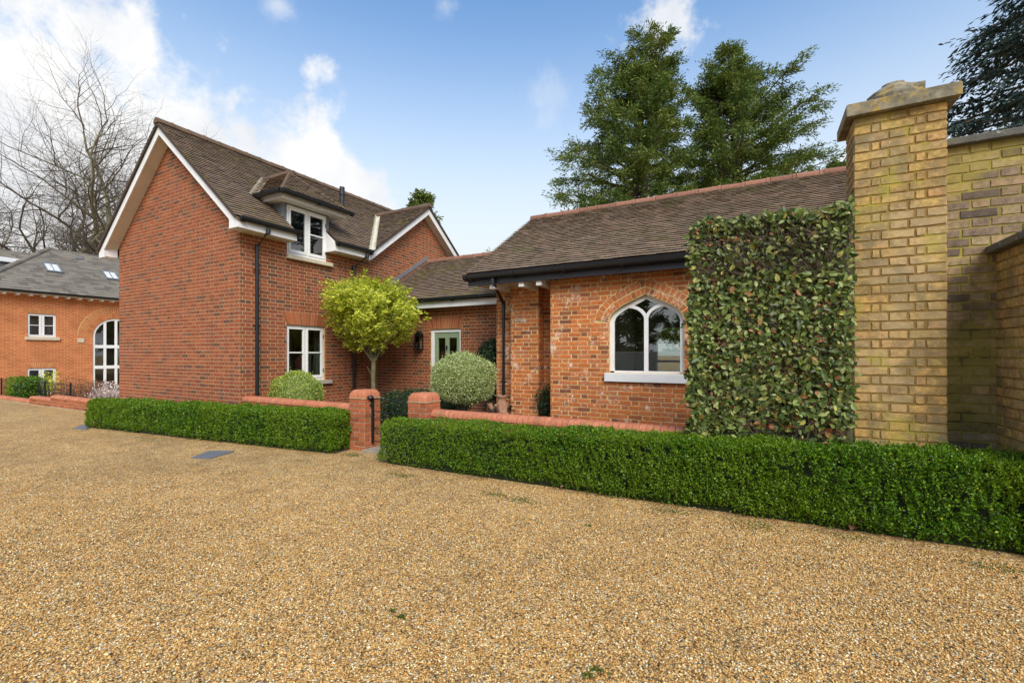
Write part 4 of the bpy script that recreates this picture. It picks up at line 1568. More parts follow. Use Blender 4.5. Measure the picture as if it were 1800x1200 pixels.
lp = thing('low_brick_pier', (2.1, 5.0, 0), 'lower yellow brick pier with mossy stone cap jutting from the tall garden wall', 'pier')
pl_ = Pool('brick', 'brickwork', lp, M_['stock_brick'])
m = MB()
m.box(1.80, 2.42, 4.62, WY - .001, -.02, PCH * 29)
core = m.build('pier_core', M_['stock_mortar'], lp)
rows(pl_, wallM(1.80, WY - .002, 0, -1), core, .82, 0, 29, PCH, .016, [[.235, .115, .235, .14], [.115, .235, .115, .235, .06]])
rows(pl_, wallM(1.80, 4.62, 1, 0), core, .62, 0, 29, PCH, .016, [PA, PB])
pl_.emit(rough_brick(.006, .0022, .0032))
m = MB()
zt = PCH * 29 + .001
m.prism([(1.72, zt), (2.5, zt), (2.5, zt + .06), (2.11, zt + .13), (1.72, zt + .06)], 4.54, WY - .012)
m.build('stone_cap', M_['coping_stone'], lp, bevel=.008)

# ================================================================ low garden walls, gate piers, gate
def coping_bricks(root, x0, x1, y0, y1, z0, h, step=.078, axis='x', mat='coping', r=None):
    """brick on edge, bullnosed on both long sides"""
    n = int(round((x1 - x0) / step))
    st = (x1 - x0) / n
    rr = r or min(h * .85, (y1 - y0) * .42)
    prof = [(y0, z0)]
    for i in range(6):
        t_ = math.pi - i * math.pi / 10
        prof.append((y0 + rr + rr * math.cos(t_), z0 + h - rr + rr * math.sin(t_)))
    for i in range(6):
        t_ = math.pi / 2 - i * math.pi / 10
        prof.append((y1 - rr + rr * math.cos(t_), z0 + h - rr + rr * math.sin(t_)))
    prof.append((y1, z0))
    mesh = None
    for k in range(n):
        if mesh is None:
            b = MB(Matrix.Rotation(math.radians(-90), 4, 'Z') if False else I4)
            b2 = [(0.004, p) for p in prof]
            L = st - .006
            n_ = len(prof)
            ym_ = (y0 + y1) / 2
            v = [(0.003, y - ym_, z) for y, z in prof] + [(.003 + L, y - ym_, z) for y, z in prof]
            f = [(i, i + 1, n_ + i + 1, n_ + i) for i in range(n_ - 1)] + [tuple(range(n_))[::-1], tuple(range(n_, 2 * n_)), (n_ - 1, 0, n_, 2 * n_ - 1)]
            b.add(v, f)
            mesh = b.mesh('coping_brick')
            mesh.materials.append(M_[mat])
        o = bpy.data.objects.new('coping_brick', mesh)
        link(o, root)
        o.matrix_basis = Matrix.Translation((x0 + k * st, (y0 + y1) / 2 + random.gauss(0, .0015), random.gauss(0, .0015))) @ Matrix.Rotation(random.gauss(0, .006), 4, 'Z')
    m = MB()
    yc, zc_ = (y0 + y1) / 2, z0
    pr2 = [(yc + (y - yc) * .955, zc_ + (z - zc_) * .93) for y, z in prof]
    n_ = len(pr2)
    v = [(x0 + .002, y, z) for y, z in pr2] + [(x1 - .002, y, z) for y, z in pr2]
    m.add(v, [(i, i + 1, n_ + i + 1, n_ + i) for i in range(n_ - 1)] + [tuple(range(n_))[::-1], tuple(range(n_, 2 * n_))])
    return m.build('coping_joints', M_['coping_joint'], root)


def low_wall(label, x0, x1, y0, y1, top, group=None, name='low_garden_wall', step=.078):
    root = thing(name, ((x0 + x1) / 2, (y0 + y1) / 2, 0), label, 'wall', group)
    zc = top - .09
    m = MB()
    m.box(x0, x1, y0 + .012, y1 - .012, -.05, zc - .006)
    core = m.build('wall_core', M_['pier_mortar'], root)
    p = Pool('brick', 'brickwork', root, M_['pier_brick'], 200)
    nb = int(zc / .075)
    courses(p, wallM(x0, y0 + .012, 1, 0), core, lambda z: (0, x1 - x0), zc - nb * .075, zc, bond='stretcher')
    courses(p, wallM(x1, y1 - .012, -1, 0), core, lambda z: (0, x1 - x0), zc - nb * .075, zc, bond='stretcher')
    p.emit(brick_shape(.007, .003))
    coping_bricks(root, x0, x1, y0 - .006, y1 + .006, zc, .09, step)
    return root


low_wall('low red brick wall with smooth rounded coping between cottage corner and gate pier', FX + .02, -5.69, 5.20, 5.42, .69)
low_wall('low red brick wall with ribbed rounded coping running from gate pier to the climber', -4.155, .75, 5.20, 5.42, .695)


def gate_pier(x0, label):
    w_ = .325
    y0 = 5.09
    root = thing('gate_pier', (x0 + w_ / 2, y0 + w_ / 2, 0), label, 'pier', 'gate piers')
    zt = .80
    m = MB()
    m.box(x0, x0 + w_, y0, y0 + w_, -.03, zt)
    core = m.build('pier_core', M_['pier_mortar'], root)
    p = Pool('brick', 'brickwork', root, M_['pier_brick'])
    zb = zt - 11 * .0735
    for i, Mq in enumerate((wallM(x0, y0, 1, 0), wallM(x0 + w_, y0, 0, 1), wallM(x0 + w_, y0 + w_, -1, 0), wallM(x0, y0 + w_, 0, -1))):
        rows(p, Mq, core, w_, zb, 11, .0735, .010, [[.215, .1025], [.1025, .215]] if i % 2 == 0 else [[.1025, .215], [.215, .1025]], .002)
    p.emit(brick_shape(.007, .003, .002))
    m = MB()
    m.box(x0 - .012, x0 + w_ + .012, y0 - .012, y0 + w_ + .012, zt, zt + .014)
    fil = m.build('mortar_fillet', M_['pier_mortar'], root, bevel=.004)
    for i in range(2):
        for j in range(2):
            m = MB()
            h_ = w_ / 2
            xa, ya = x0 + i * h_, y0 + j * h_
            g = .002
            xs_ = [xa + g - (.004 if i == 0 else 0), xa + h_ - g + (.004 if i else 0)]
            ys_ = [ya + g - (.004 if j == 0 else 0), ya + h_ - g + (.004 if j else 0)]
            # quarter cap: rounded on the two outer sides
            N_ = 7
            v, f = [], []
            R_ = .06
            for a_ in range(N_ + 1):
                for c_ in range(N_ + 1):
                    fx, fy = a_ / N_, c_ / N_
                    x = xs_[0] + (xs_[1] - xs_[0]) * fx
                    y = ys_[0] + (ys_[1] - ys_[0]) * fy
                    dx_ = (x - xs_[0]) if i == 0 else (xs_[1] - x)
                    dy_ = (y - ys_[0]) if j == 0 else (ys_[1] - y)
                    ux, uy = max(0, 1 - dx_ / R_), max(0, 1 - dy_ / R_)
                    q_ = min(1, math.hypot(ux, uy))
                    v.append((x, y, zt + .012 + .065 + .06 * math.sqrt(max(0, 1 - q_ * q_))))
            for a_ in range(N_):
                for c_ in range(N_):
                    k_ = a_ * (N_ + 1) + c_
                    f.append((k_, k_ + N_ + 1, k_ + N_ + 2, k_ + 1))
            edge = [a_ * (N_ + 1) for a_ in range(N_ + 1)] + [N_ * (N_ + 1) + c_ for c_ in range(1, N_ + 1)] + [a_ * (N_ + 1) + N_ for a_ in range(N_ - 1, -1, -1)] + [c_ for c_ in range(N_ - 1, 0, -1)]
            base = len(v)
            for e in edge:
                v.append((v[e][0], v[e][1], zt + .012))
            ne = len(edge)
            for e in range(ne):
                f.append((edge[e], base + e, base + (e + 1) % ne, edge[(e + 1) % ne]))
            m.add(v, f)
            m.build('cap_brick', M_['coping'], root, smooth=True)
    return root


gate_pier(-5.685, 'red brick gate pier with rounded cap carrying the black gate hinge post')
gate_pier(-4.485, 'red brick gate pier with rounded cap in front of the clipped ball bush')

gate = thing('garden_gate', (-4.92, 5.26, 0), 'low black iron garden gate hung between the two red brick piers', 'gate')
m = MB()
m.box(-5.345, -5.315, 5.215, 5.245, .10, .80)
m.build('hinge_post', M_['iron'], gate)
m = MB()
m.lathe([(.02, .79), (.045, .80), (.055, .82), (.045, .845), (.015, .855)], -5.33, 5.18, 12)
m.tube([(-5.33, 5.18, .82), (-5.33, 5.23, .74), (-5.33, 5.18, .70)], .018, 8)
m.build('latch', M_['iron'], gate)
m = MB()
m.tube([(-5.32, 5.235, .795), (-4.50, 5.235, .80)], .008, 6)
m.build('top_rail', M_['iron'], gate)
for z in (.60, .34, .14):
    m = MB()
    m.tube([(-5.32, 5.235, z), (-4.50, 5.235, z)], .007, 6)
    m.build('rail', M_['iron'], gate)
m = MB()
m.box(-4.53, -4.505, 5.22, 5.25, .10, .80)
m.build('gate_stile', M_['iron'], gate)

# ================================================================ building at the end of the drive
far = thing('coach_house', (-30.6, 12, -1.15), 'orange brick building with grey slate roof, two skylights and a tall white arched window', 'house')
LX, LY0 = -27.7, 5.6
Mfar = wallM(LX, LY0, 0, 1)
uw = (7.247 - LY0, 8.168 - LY0, 2.24, 3.264)
gwn = (7.235 - LY0, 8.168 - LY0, -.235, .888)
acx, aR, az = 10.34 - LY0, .90, 2.32
arc = [(acx - aR * math.cos(math.pi * i / 24), az + aR * math.sin(math.pi * i / 24)) for i in range(25)]
rect = lambda q: [(q[0], q[2]), (q[1], q[2]), (q[1], q[3]), (q[0], q[3])]
fwall = wall_sheet('front_wall', Mfar, [(0, -1.2), (16, -1.2), (16, 4.2), (0, 4.2)], [rect(uw), rect(gwn), [(acx - aR, -1.1), (acx + aR, -1.1)] + arc[::-1]], M_['far_brick'], far, .12)
m = MB()
m.box(LX - 6.2, LX - .002, LY0, LY0 + .05, -1.2, 4.2)
m.box(LX - 6.2, LX - 6.15, LY0 + .05, 21.6, -1.2, 4.2)
m.box(LX - 6.2, LX - .002, 21.55, 21.6, -1.2, 4.2)
m.build('side_wall', M_['far_brick'], far)
m = MB()
m.box(LX - 3.0, LX - 2.95, LY0 + .1, 21.5, -1.15, 4.1)
m.build('room_lining', M_['room'], far)
for q in (uw, gwn):
    casement(far, Mfar, *q[:2], q[2], q[3], depth=.05, fr=.06, mid=.16, bot=.09, hinge=False)
    for x in (q[0] + .12, q[1] - .2):
        m = MB(Mfar)
        for i in range(4):
            m.tube([(x + i * .03, .25, q[2]), (x + i * .025, .25, q[3])], .02, 6)
        m.build('curtain', M_['curtain'], far)
m = MB(Mfar)
m.box(uw[0] - .08, uw[1] + .10, -.08, .06, uw[2] - .13, uw[2] - .002)
m.build('window_sill', M_['stone'], far, bevel=.006)
GA = piece_mat('buff_arch_brick', [(0, (.42, .15, .055)), (.5, (.55, .23, .085)), (1, (.48, .16, .06))], .2, 40)
for q in (uw, gwn):
    flat_arch(fwall, Mfar, q[0], q[1], q[3] + .001, .20, .10, 16, GA, M_['old_mortar'])
ringm = MB(Mfar)
ringm.strip(offset(arc, .44), .24, -.004, .02)
ringm.build('arch_mortar', M_['old_mortar'], fwall)
ring(fwall, Mfar, arc, .33, .55, .085, GA, .012)
ring(fwall, Mfar, arc, .03, .25, .085, GA, .010)
m = MB(Mfar)
m.box(acx - 1.45, acx - 1.22, -.03, .05, 2.03, 2.22)
m.build('impost_block', M_['stone'], fwall, bevel=.004)
m = MB(Mfar)
m.strip([(acx - aR + .045, -1.1), (acx - aR + .045, az)] + offset(arc, -.045)[1:-1] + [(acx + aR - .045, az), (acx + aR - .045, -1.1)], .09, .03, .11)
bw = m.build('arched_window', M_['white'], far, bevel=.004)
for x, w_ in ((acx - .43, .10), (acx, .10), (acx + .43, .10)):
    m = MB(Mfar)
    m.box(x - w_ / 2, x + w_ / 2, .035, .105, -1.1, az + math.sqrt(max(aR ** 2 - (x - acx) ** 2, 0)) - .05)
    m.build('mullion', M_['white'], bw, bevel=.003)
for z in (1.855, .87):
    m = MB(Mfar)
    m.box(acx - aR + .09, acx + aR - .09, .028, .112, z - .075, z + .075)
    m.build('transom', M_['white'], bw, bevel=.003)
edges = [acx - aR + .03, acx - .43, acx, acx + .43, acx + aR - .03]
for a, c in zip(edges, edges[1:]):
    for z0, z1 in ((-1.1, .87), (.87, 1.855)):
        g = MB(Mfar)
        g.add([(a, .07, z0), (c, .07, z0), (c, .07, z1), (a, .07, z1)], [(0, 1, 2, 3)])
        g.build('pane', M_['glass'], bw)
    g = MB(Mfar)
    k = [(a + (c - a) * i / 6) for i in range(7)]
    g.add([(a, .07, 1.855), (c, .07, 1.855)] + [(x, .07, az + math.sqrt(max(aR ** 2 - (x - acx) ** 2, 0.0001)) - .04) for x in reversed(k)], [tuple(range(9))])
    g.build('pane', M_['glass'], bw)
m = MB(Mfar)
for i in range(16):
    x = acx - aR + .05 + i * .115
    m.box(x, x + .03, .6, .63, 1.45, 2.22)
m.box(acx - aR, acx + aR, .58, .65, 2.2, 2.25)
m.box(acx - aR, acx + aR, .58, .70, 1.05, 1.45)
m.build('gallery_rail', M_['soffit'], far)

# slate roof with a hip at the near end
FE, FS_, FX0, FXR = 4.2, .75, -27.35, -30.6
fz = FE + FS_ * (FX0 - FXR)
run = FX0 - FXR
pfs = Pool('slate', 'slating', far, M_['slate'])
yH = 8.74
Mfs = slopeM((FX0, yH - run, FE), (FX0, 22, FE), (-1, 0, FS_))
tf = run * math.hypot(1, FS_)
Lf = 22 - yH + run
frf = roof_sheet('slate_roof', Mfs, [(0, 0), (Lf, 0), (Lf, tf), (run, tf)], M_['underlay'], far)
tiles(pfs, Mfs, frf, lambda t: (run * t / tf, 9.2), tf, .30, .20)
Mfh = slopeM((FXR - run, yH - run, FE), (FX0, yH - run, FE), (0, 1, FS_))
hs = roof_sheet('slate_roof', Mfh, [(0, 0), (2 * run, 0), (run, tf)], M_['underlay'], far)
tiles(pfs, Mfh, hs, lambda t: (run * t / tf, 2 * run - run * t / tf), tf, .30, .20)
roof_sheet('far_slope', slopeM((FXR - run, 22, FE), (FXR - run, yH - run, FE), (1, 0, FS_)), [(0, 0), (Lf, 0), (Lf - run, tf), (0, tf)], M_['underlay'], far)
ridge_tiles(frf, (FX0 + .02, yH - run - .02, FE + .04), (FXR, yH, fz + .04), M_['slate'], .11, .45, 'hip_tile')
ridge_tiles(frf, (FXR, yH, fz + .03), (FXR, 22, fz + .03), M_['slate'], .07, .5)
# rear wing with its dormer, seen past the hip
Mr2 = slopeM((-33.6, 0.0, 4.6), (-33.6, 12.0, 4.6), (-1, 0, .75))
t2 = 3.6 * 1.25
r2 = roof_sheet('wing_roof', Mr2, [(0, 0), (12, 0), (12, t2), (0, t2)], M_['underlay'], far)
tiles(pfs, Mr2, r2, lambda t: (3.0, 11.5), t2, .30, .20)
ridge_tiles(r2, (-37.2, 1, 7.33), (-37.2, 12, 7.33), M_['slate'], .07, .5)
m = MB()
m.box(-35.6, -32.6, 5.2, 9.35, 4.2, 6.15)
m.build('wing_dormer', M_['lead'], far)
m = MB()
m.box(-35.7, -32.45, 5.1, 9.45, 6.15, 6.24)
m.box(-32.52, -32.44, 5.1, 9.45, 6.02, 6.15)
m.build('dormer_trim', M_['board'], far)
m = MB()
m.box(-37.6, -33.4, 0, 12, -1.1, 4.7)
m.build('wing_wall', M_['far_brick'], far)
pfs.emit(tile_shape(.018, .009))
# eaves
gutter(far, (FX0 + .06, yH - run, FE - .01), (FX0 + .06, 16, FE - .01), .06, step=3)
m = MB()
m.box(LX + .002, FX0 + .0, LY0, 16, FE - .13, FE - .07)
m.build('eaves_board', M_['board'], far)
for k in range(26):
    y = LY0 + .1 + k * .40
    m = MB()
    m.box(LX + .002, FX0 - .04, y - .05, y + .05, FE - .21, FE - .131)
    m.build('rafter_foot', M_['board'], far)
# skylights and roof vent
def on_slope(u, v):
    d = ray(u, v)
    # CH + d.z t = FE + FS (FX0 - d.x t)
    t_ = (FE + FS_ * FX0 - CH) / (d.z + FS_ * d.x)
    return Vector((0, 0, CH)) + d * t_
for u_, v_ in ((92, 472), (194.5, 485.5)):
    p = on_slope(u_, v_)
    Mk_ = slopeM(p, p + Vector((0, 1, 0)), (-1, 0, FS_))
    w_, h_ = .28, .40
    m = MB(Mk_)
    m.box(-w_, -w_ + .05, -.09, 0, -h_, h_); m.box(w_ - .05, w_, -.09, 0, -h_, h_)
    m.box(-w_ + .05, w_ - .05, -.09, 0, h_ - .06, h_); m.box(-w_ + .05, w_ - .05, -.09, 0, -h_, -h_ + .09)
    m.box(-.012, .012, -.085, -.05, -h_ + .09, h_ - .06)
    sk = m.build('skylight', M_['lead'], far, bevel=.004)
    for s in (-1, 1):
        g = MB(Mk_)
        a, c = sorted((s * .012, s * (w_ - .05)))
        g.add([(a, -.06, -h_ + .09), (c, -.06, -h_ + .09), (c, -.06, h_ - .06), (a, -.06, h_ - .06)], [(0, 1, 2, 3)])
        g.build('pane', M_['skyglass'], sk)
    m = MB(Mk_)
    m.box(-w_ + .05, w_ - .05, -.052, -.048, -h_ + .09, h_ - .06)
    m.build('cloud_glare_panel', M_['white'], sk)  # white panel under the glass, standing in for reflected cloud
p = on_slope(139, 455)
m = MB(slopeM(p, p + Vector((0, 1, 0)), (-1, 0, FS_)))
m.prism([(-.15, -.06), (.15, -.06), (.15, .08), (-.15, .08)], -.07, 0)
m.build('roof_vent', M_['lead'], far, bevel=.01)

# ---------------------------------------------------------------- yard in front of it
sx = [(-22.6, -19.05, .13, 'lowest stretch of the stepped red brick kerb wall by the iron fence'), (-19.05, -17.45, .25, 'middle step of the low red kerb wall below the iron fence'), (-17.45, -13.9, .34, 'highest step of the low red kerb wall ending behind the left hedge')]
for a, c, tp, lb in sx:
    y0 = 5.02
    root = thing('kerb_wall', ((a + c) / 2, y0 + .12, 0), lb, 'wall', None)
    m = MB()
    m.box(a, c, y0 + .01, y0 + .24, -1.2, tp - .075)
    cr_ = m.build('wall_core', M_['pier_mortar'], root)
    p = Pool('brick', 'brickwork', root, M_['pier_brick'], 150)
    nb = max(int((tp - .07) / .075), 0)
    if nb:
        courses(p, wallM(a, y0 + .01, 1, 0), cr_, lambda z: (0, c - a), tp - .075 - nb * .075, tp - .075, bond='stretcher')
        p.emit(brick_shape(.006, .003))
    coping_bricks(root, a, c, y0, y0 + .25, tp - .075, .075, .11)

fen = thing('iron_fence', (-22, 5.9, -1.1), 'thin black iron railing behind the stepped kerb wall', 'fence')
for x in (-25.2, -20.95, -18.9):
    m = MB()
    m.box(x - .02, x + .02, 5.88, 5.92, -1.15, .60)
    m.build('post', M_['iron'], fen)
for z in (.54, .25, -.1):
    m = MB()
    m.tube([(-25.4, 5.9, z), (-18.9, 5.9, z)], .012, 5)
    m.build('rail', M_['iron'], fen)
for k in range(52):
    x = -25.1 + k * .12
    m = MB()
    m.tube([(x, 5.9, -1.1), (x, 5.9, .54)], .006, 4)
    m.build('bar', M_['iron'], fen)


def bush(name, c, rad, n, leaf, mat, label, cat='bush', stems=5, bark='twig', **kw):
    gz = kw.pop('gz', 0.0)
    root = thing(name, (c[0], c[1], gz), label, cat)
    for i in range(stems):
        m = MB()
        a = 2 * math.pi * i / stems + random.random()
        r_ = rad[0] * .35
        m.tube([(c[0] + .04 * math.cos(a), c[1] + .04 * math.sin(a), gz), (c[0] + r_ * .4 * math.cos(a), c[1] + r_ * .4 * math.sin(a), (c[2] + gz) / 2), (c[0] + r_ * math.cos(a), c[1] + r_ * math.sin(a), c[2])], [.022, .018, .01], 6)
        m.build('stem', M_[bark], root)
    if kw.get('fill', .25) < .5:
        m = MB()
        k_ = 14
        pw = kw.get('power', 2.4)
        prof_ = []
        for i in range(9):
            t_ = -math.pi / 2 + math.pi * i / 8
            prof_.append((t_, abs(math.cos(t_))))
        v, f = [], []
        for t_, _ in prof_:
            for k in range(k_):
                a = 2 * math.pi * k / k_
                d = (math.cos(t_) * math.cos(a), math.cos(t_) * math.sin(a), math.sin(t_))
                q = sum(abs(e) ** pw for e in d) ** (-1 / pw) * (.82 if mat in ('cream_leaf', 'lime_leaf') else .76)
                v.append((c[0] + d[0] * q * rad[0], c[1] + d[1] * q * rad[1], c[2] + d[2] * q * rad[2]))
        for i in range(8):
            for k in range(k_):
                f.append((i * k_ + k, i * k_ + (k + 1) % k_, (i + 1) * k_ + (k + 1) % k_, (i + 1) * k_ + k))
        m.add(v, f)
        m.build('inner_core', M_['leafy_core'] if mat in ('cream_leaf', 'lime_leaf') else M_['core'], root, smooth=True)  # solid filler, not twigs: inner shade painted dark, kept paler under pale leaves
    ball_bush(root, c, rad, n, leaf, mat, **kw)
    return root


p = Vector((-19.6, 5.65, 0))
bush('box_shrub', (-22.2, 5.78, .10), (.55, .42, .60), 7000, .05, 'box_leaf', 'square clipped bright green shrub standing by the iron railing', gz=-1.1, power=6, wob=.05)
bush('dry_shrub', (-22.6, 7.1, -.05), (.8, .6, .6), 2200, .06, 'dry_leaf', 'sparse brown shrub behind the iron railing below the far window', gz=-1.1, fill=.9, wob=.2)
bush('clipped_beech', (-22.2, 7.75, .0), (.7, .5, .5), 3200, .05, 'dry_leaf', 'rounded brown leaved shrub between far window and arched window', gz=-1.1, fill=.7, wob=.12)
bush('flowering_shrub', (-17.3, 6.3, .22), (.7, .42, .45), 1500, .06, 'blossom', 'pale blossoming shrub at the cottage corner before the arched window', gz=-1.1, fill=1.1, wob=.35, stems=9)
bush('yellow_twig_shrub', (-24.4, 7.0, .3), (.5, .35, .5), 700, .07, 'gold_leaf', 'thin yellow leaved shrub against the far ground floor window', gz=-1.1, fill=1.1, wob=.35, stems=9)

# ================================================================ hedges
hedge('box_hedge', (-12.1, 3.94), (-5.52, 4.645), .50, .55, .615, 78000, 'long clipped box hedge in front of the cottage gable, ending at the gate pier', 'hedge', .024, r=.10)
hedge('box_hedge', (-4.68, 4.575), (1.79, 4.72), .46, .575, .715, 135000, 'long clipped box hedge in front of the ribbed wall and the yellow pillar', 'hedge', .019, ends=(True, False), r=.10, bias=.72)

# ================================================================ planting behind the walls
# golden standard tree
tr = thing('standard_tree', (-7.42, 7.3, 0), 'small golden leaved standard tree with a bare stem in the cottage corner', 'tree')
m = MB()
base = Vector((-7.42, 7.3, 0))
m.tube([base, base + Vector((.01, 0, .5)), base + Vector((-.02, .01, 1.0)), base + Vector((.01, 0, 1.42))], [.062, .052, .046, .05], 10)
trunk = m.build('trunk', M_['stem_bark'], tr, smooth=True)
fork = base + Vector((.01, 0, 1.35))
for k in range(11):
    a = 2 * math.pi * k / 11 + random.uniform(-.2, .2)
    R = random.uniform(.45, .85)
    hz = random.uniform(.45, 1.45)
    m = MB()
    tip = fork + Vector((R * math.cos(a), R * math.sin(a), hz))
    mid_ = fork + Vector((R * .45 * math.cos(a), R * .45 * math.sin(a), hz * .55))
    m.tube([fork - Vector((0, 0, .05)), mid_, tip], [.028, .017, .006], 6)
    m.build('branch', M_['stem_bark'], trunk)
m = MB()
m.tube([base + Vector((0, 0, .98)), base + Vector((-.17, -.02, 1.22))], [.012, .006], 5)
m.build('branch', M_['stem_bark'], trunk)


def clump_crown(root, c, rad, nclump, per, cl, leaf, mat, aspect, shape=lambda u: 1.0, droop=.0, name='crown'):
    """crown of leafy shoots: each clump a spray of leaves round a short shoot"""
    Ps, Ns, Al = [], [], []
    lobes = []
    for i in range(34):
        u_ = rng.normal(size=3)
        u_ /= np.linalg.norm(u_)
        lobes.append((u_ * rng.uniform(.45, .80), rng.uniform(.24, .40)))
    for i in range(nclump):
        lc, lr_ = lobes[i % 34]
        u_ = rng.normal(size=3)
        u_ /= np.linalg.norm(u_)
        u_ = lc + u_ * lr_ * rng.random() ** .4
        rr = np.linalg.norm(u_)
        u_ = u_ / (rr + 1e-9)
        R = rr * (1 + .13 * blob_noise(u_[None] * 1.0, 2.4, c[0])[0] + .08 * blob_noise(u_[None], 5.2, 3)[0]) * shape(u_)
        p = np.array(c) + u_ * R * np.array(rad)
        sd = u_ * .7 + np.array([0, 0, .55]) + rng.normal(0, .35, 3)
        sd /= np.linalg.norm(sd)
        k = int(per * rng.uniform(.6, 1.4))
        tt = rng.random(k)
        L = cl * rng.uniform(.6, 1.3)
        q = p + sd * (tt * L)[:, None] + rng.normal(0, cl * .12, (k, 3))
        ph = rng.random(k) * 6.28
        side = np.stack([np.cos(ph), np.sin(ph), rng.normal(-droop, .3, k)], 1)
        Ps.append(q); Al.append(side * .8 + sd * .45); Ns.append(np.tile(u_ * .6 + np.array([0, 0, .6]), (k, 1)))
    P, N, A = np.concatenate(Ps), np.concatenate(Ns), np.concatenate(Al)
    vv, ff, rr = leaves(P, N, leaf, aspect, 0.0, .35, .14, along=A)
    return fast_mesh(name, vv, ff, M_[mat], root, rr, kind='stuff')


clump_crown(tr, (-7.44, 7.3, 2.36), (1.18, 1.06, 1.04), 1500, 24, .17, .072, 'gold_leaf', .38, lambda u: 1.0 if u[2] > 0 else 1 - .12 * abs(u[2]), .15)

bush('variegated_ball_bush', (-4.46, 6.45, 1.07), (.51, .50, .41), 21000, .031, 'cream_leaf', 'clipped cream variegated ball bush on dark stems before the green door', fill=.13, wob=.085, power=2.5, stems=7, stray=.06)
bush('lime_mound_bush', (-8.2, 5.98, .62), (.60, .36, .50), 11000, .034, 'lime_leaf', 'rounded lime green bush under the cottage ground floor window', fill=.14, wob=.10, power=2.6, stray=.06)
bush('low_dark_shrub', (-6.1, 7.35, .36), (1.15, .55, .42), 8000, .045, 'dark_leaf', 'low dark evergreen shrub along the wall seen through the gate', wob=.12)
bush('ivy_clump', (-5.05, 8.28, 1.15), (.26, .26, .62), 2600, .06, 'dark_leaf', 'dark glossy shrub between the ball bush and the old brick corner', wob=.15)
bush('recess_plant', (-3.46, 7.72, .62), (.17, .16, .30), 1500, .04, 'dark_leaf', 'small green plant growing in the brick recess beside the buttress', wob=.25, fill=.6)

# terracotta pot under the rainwater pipe
urn = thing('terracotta_urn', (-4.47, 7.79, 0), 'weathered terracotta strawberry pot under the black rainwater pipe', 'pot')
m = MB()
m.lathe([(.10, 0), (.15, .06), (.19, .2), (.20, .34), (.175, .44), (.11, .52), (.085, .57), (.085, .64), (.105, .66), (.105, .69), (.075, .69), (.07, .6)], -4.47, 7.79, 24)
m.build('body', M_['terracotta'], urn, smooth=True)
for k in range(4):
    a = math.radians(200 + 75 * k)
    d = Vector((math.cos(a), math.sin(a), 0))
    c0 = Vector((-4.47, 7.79, .38)) + d * .15
    m = MB()
    m.tube([c0, c0 + d * .07 + Vector((0, 0, .06)), c0 + d * .095 + Vector((0, 0, .14))], [.055, .05, .058], 10, cap=False)
    m.build('planting_lip', M_['terracotta'], urn, smooth=True)

# ================================================================ climber on its trellis
trel = thing('timber_trellis', (.07, 5.15, .0), 'green stained timber trellis panel standing behind the box hedge beside the yellow pillar', 'trellis')
TX0, TX1, TY = -.48, .75, 5.135
for x in (TX0, .12, TX1 - .05):
    m = MB()
    m.box(x, x + .05, TY, TY + .05, 0, 2.82)
    m.build('post', M_['timber'], trel)
for z in (.70, 1.75, 2.76):
    m = MB()
    m.box(TX0 + .05, TX1 - .05, TY + .004, TY + .04, z, z + .05)
    m.build('rail', M_['timber'], trel)
for k in range(8):
    x = TX0 + .13 + k * .135
    m = MB()
    m.box(x, x + .024, TY - .012, TY + .003, .66, 2.82)
    m.build('slat', M_['timber'], trel)
for k in range(12):
    z = .82 + k * .17
    m = MB()
    m.box(TX0 + .02, TX1 - .02, TY - .026, TY - .013, z, z + .024)
    m.build('slat', M_['timber'], trel)

cl = thing('climbing_shrub', (.05, 5.10, 0), 'square clipped climbing shrub with glossy broad leaves trained flat over the trellis', 'climber')
tw = MB()
CX0, CX1, CZ0, CZ1 = -.60, .735, .66, 2.79
for k in range(9):
    x = random.uniform(CX0 + .2, CX1 - .15)
    pts_, z = [(x, 5.10, 0)], 0
    while z < 2.7:
        z += .22
        x = min(max(x + random.gauss(0, .045), CX0 + .1), CX1 - .05)
        pts_.append((x, 5.08 + random.gauss(0, .02), z))
    tw.tube(pts_, [.014 * (1 - .7 * i / len(pts_)) for i in range(len(pts_))], 5)
tw.build('main_stem', M_['twig'], cl)
tw = MB()
for k in range(2600):
    x, z = random.uniform(CX0 + .04, CX1 - .02), random.uniform(CZ0, CZ1)
    if random.random() < .45: z = random.uniform(2.2, CZ1 - .02)
    y = random.uniform(4.98, 5.14)
    L = random.uniform(.06, .20)
    a = random.gauss(math.pi / 2, 1.0)
    d = Vector((math.cos(a), random.gauss(-.3, .45), math.sin(a))).normalized()
    p0 = Vector((x, y, z))
    p1 = p0 + d * L
    p1.x = min(max(p1.x, CX0), CX1); p1.z = min(p1.z, CZ1)
    tw.tube([p0, (p0 + p1) / 2 + Vector((random.gauss(0, .008), random.gauss(0, .01), 0)), p1], [.0035, .0028, .0015], 3, cap=False)
tw.build('twig', M_['twig'], cl, kind='stuff')
NL = 15500
x = rng.uniform(CX0, CX1, NL)
z = CZ0 + (CZ1 - CZ0) * rng.random(NL)
y = 4.97 + np.abs(rng.normal(0, .09, NL))
edge = rng.random(NL)
sel = edge < .16
x[sel] = CX0 + .02 + rng.normal(0, .03, sel.sum()) + .02 * np.sin(z[sel] * 9) + .015 * np.sin(z[sel] * 23)
y[sel] = rng.uniform(4.95, 5.2, sel.sum())
sel = (edge > .16) & (edge < .30)
z[sel] = CZ1 - .015 + rng.normal(0, .03, sel.sum()) + .02 * np.sin(x[sel] * 11)
y[sel] = rng.uniform(4.95, 5.2, sel.sum())
nb_ = 2600
x[:nb_] = rng.uniform(CX0 + .05, CX1 - .02, nb_)
y[:nb_] = rng.uniform(5.06, 5.19, nb_)
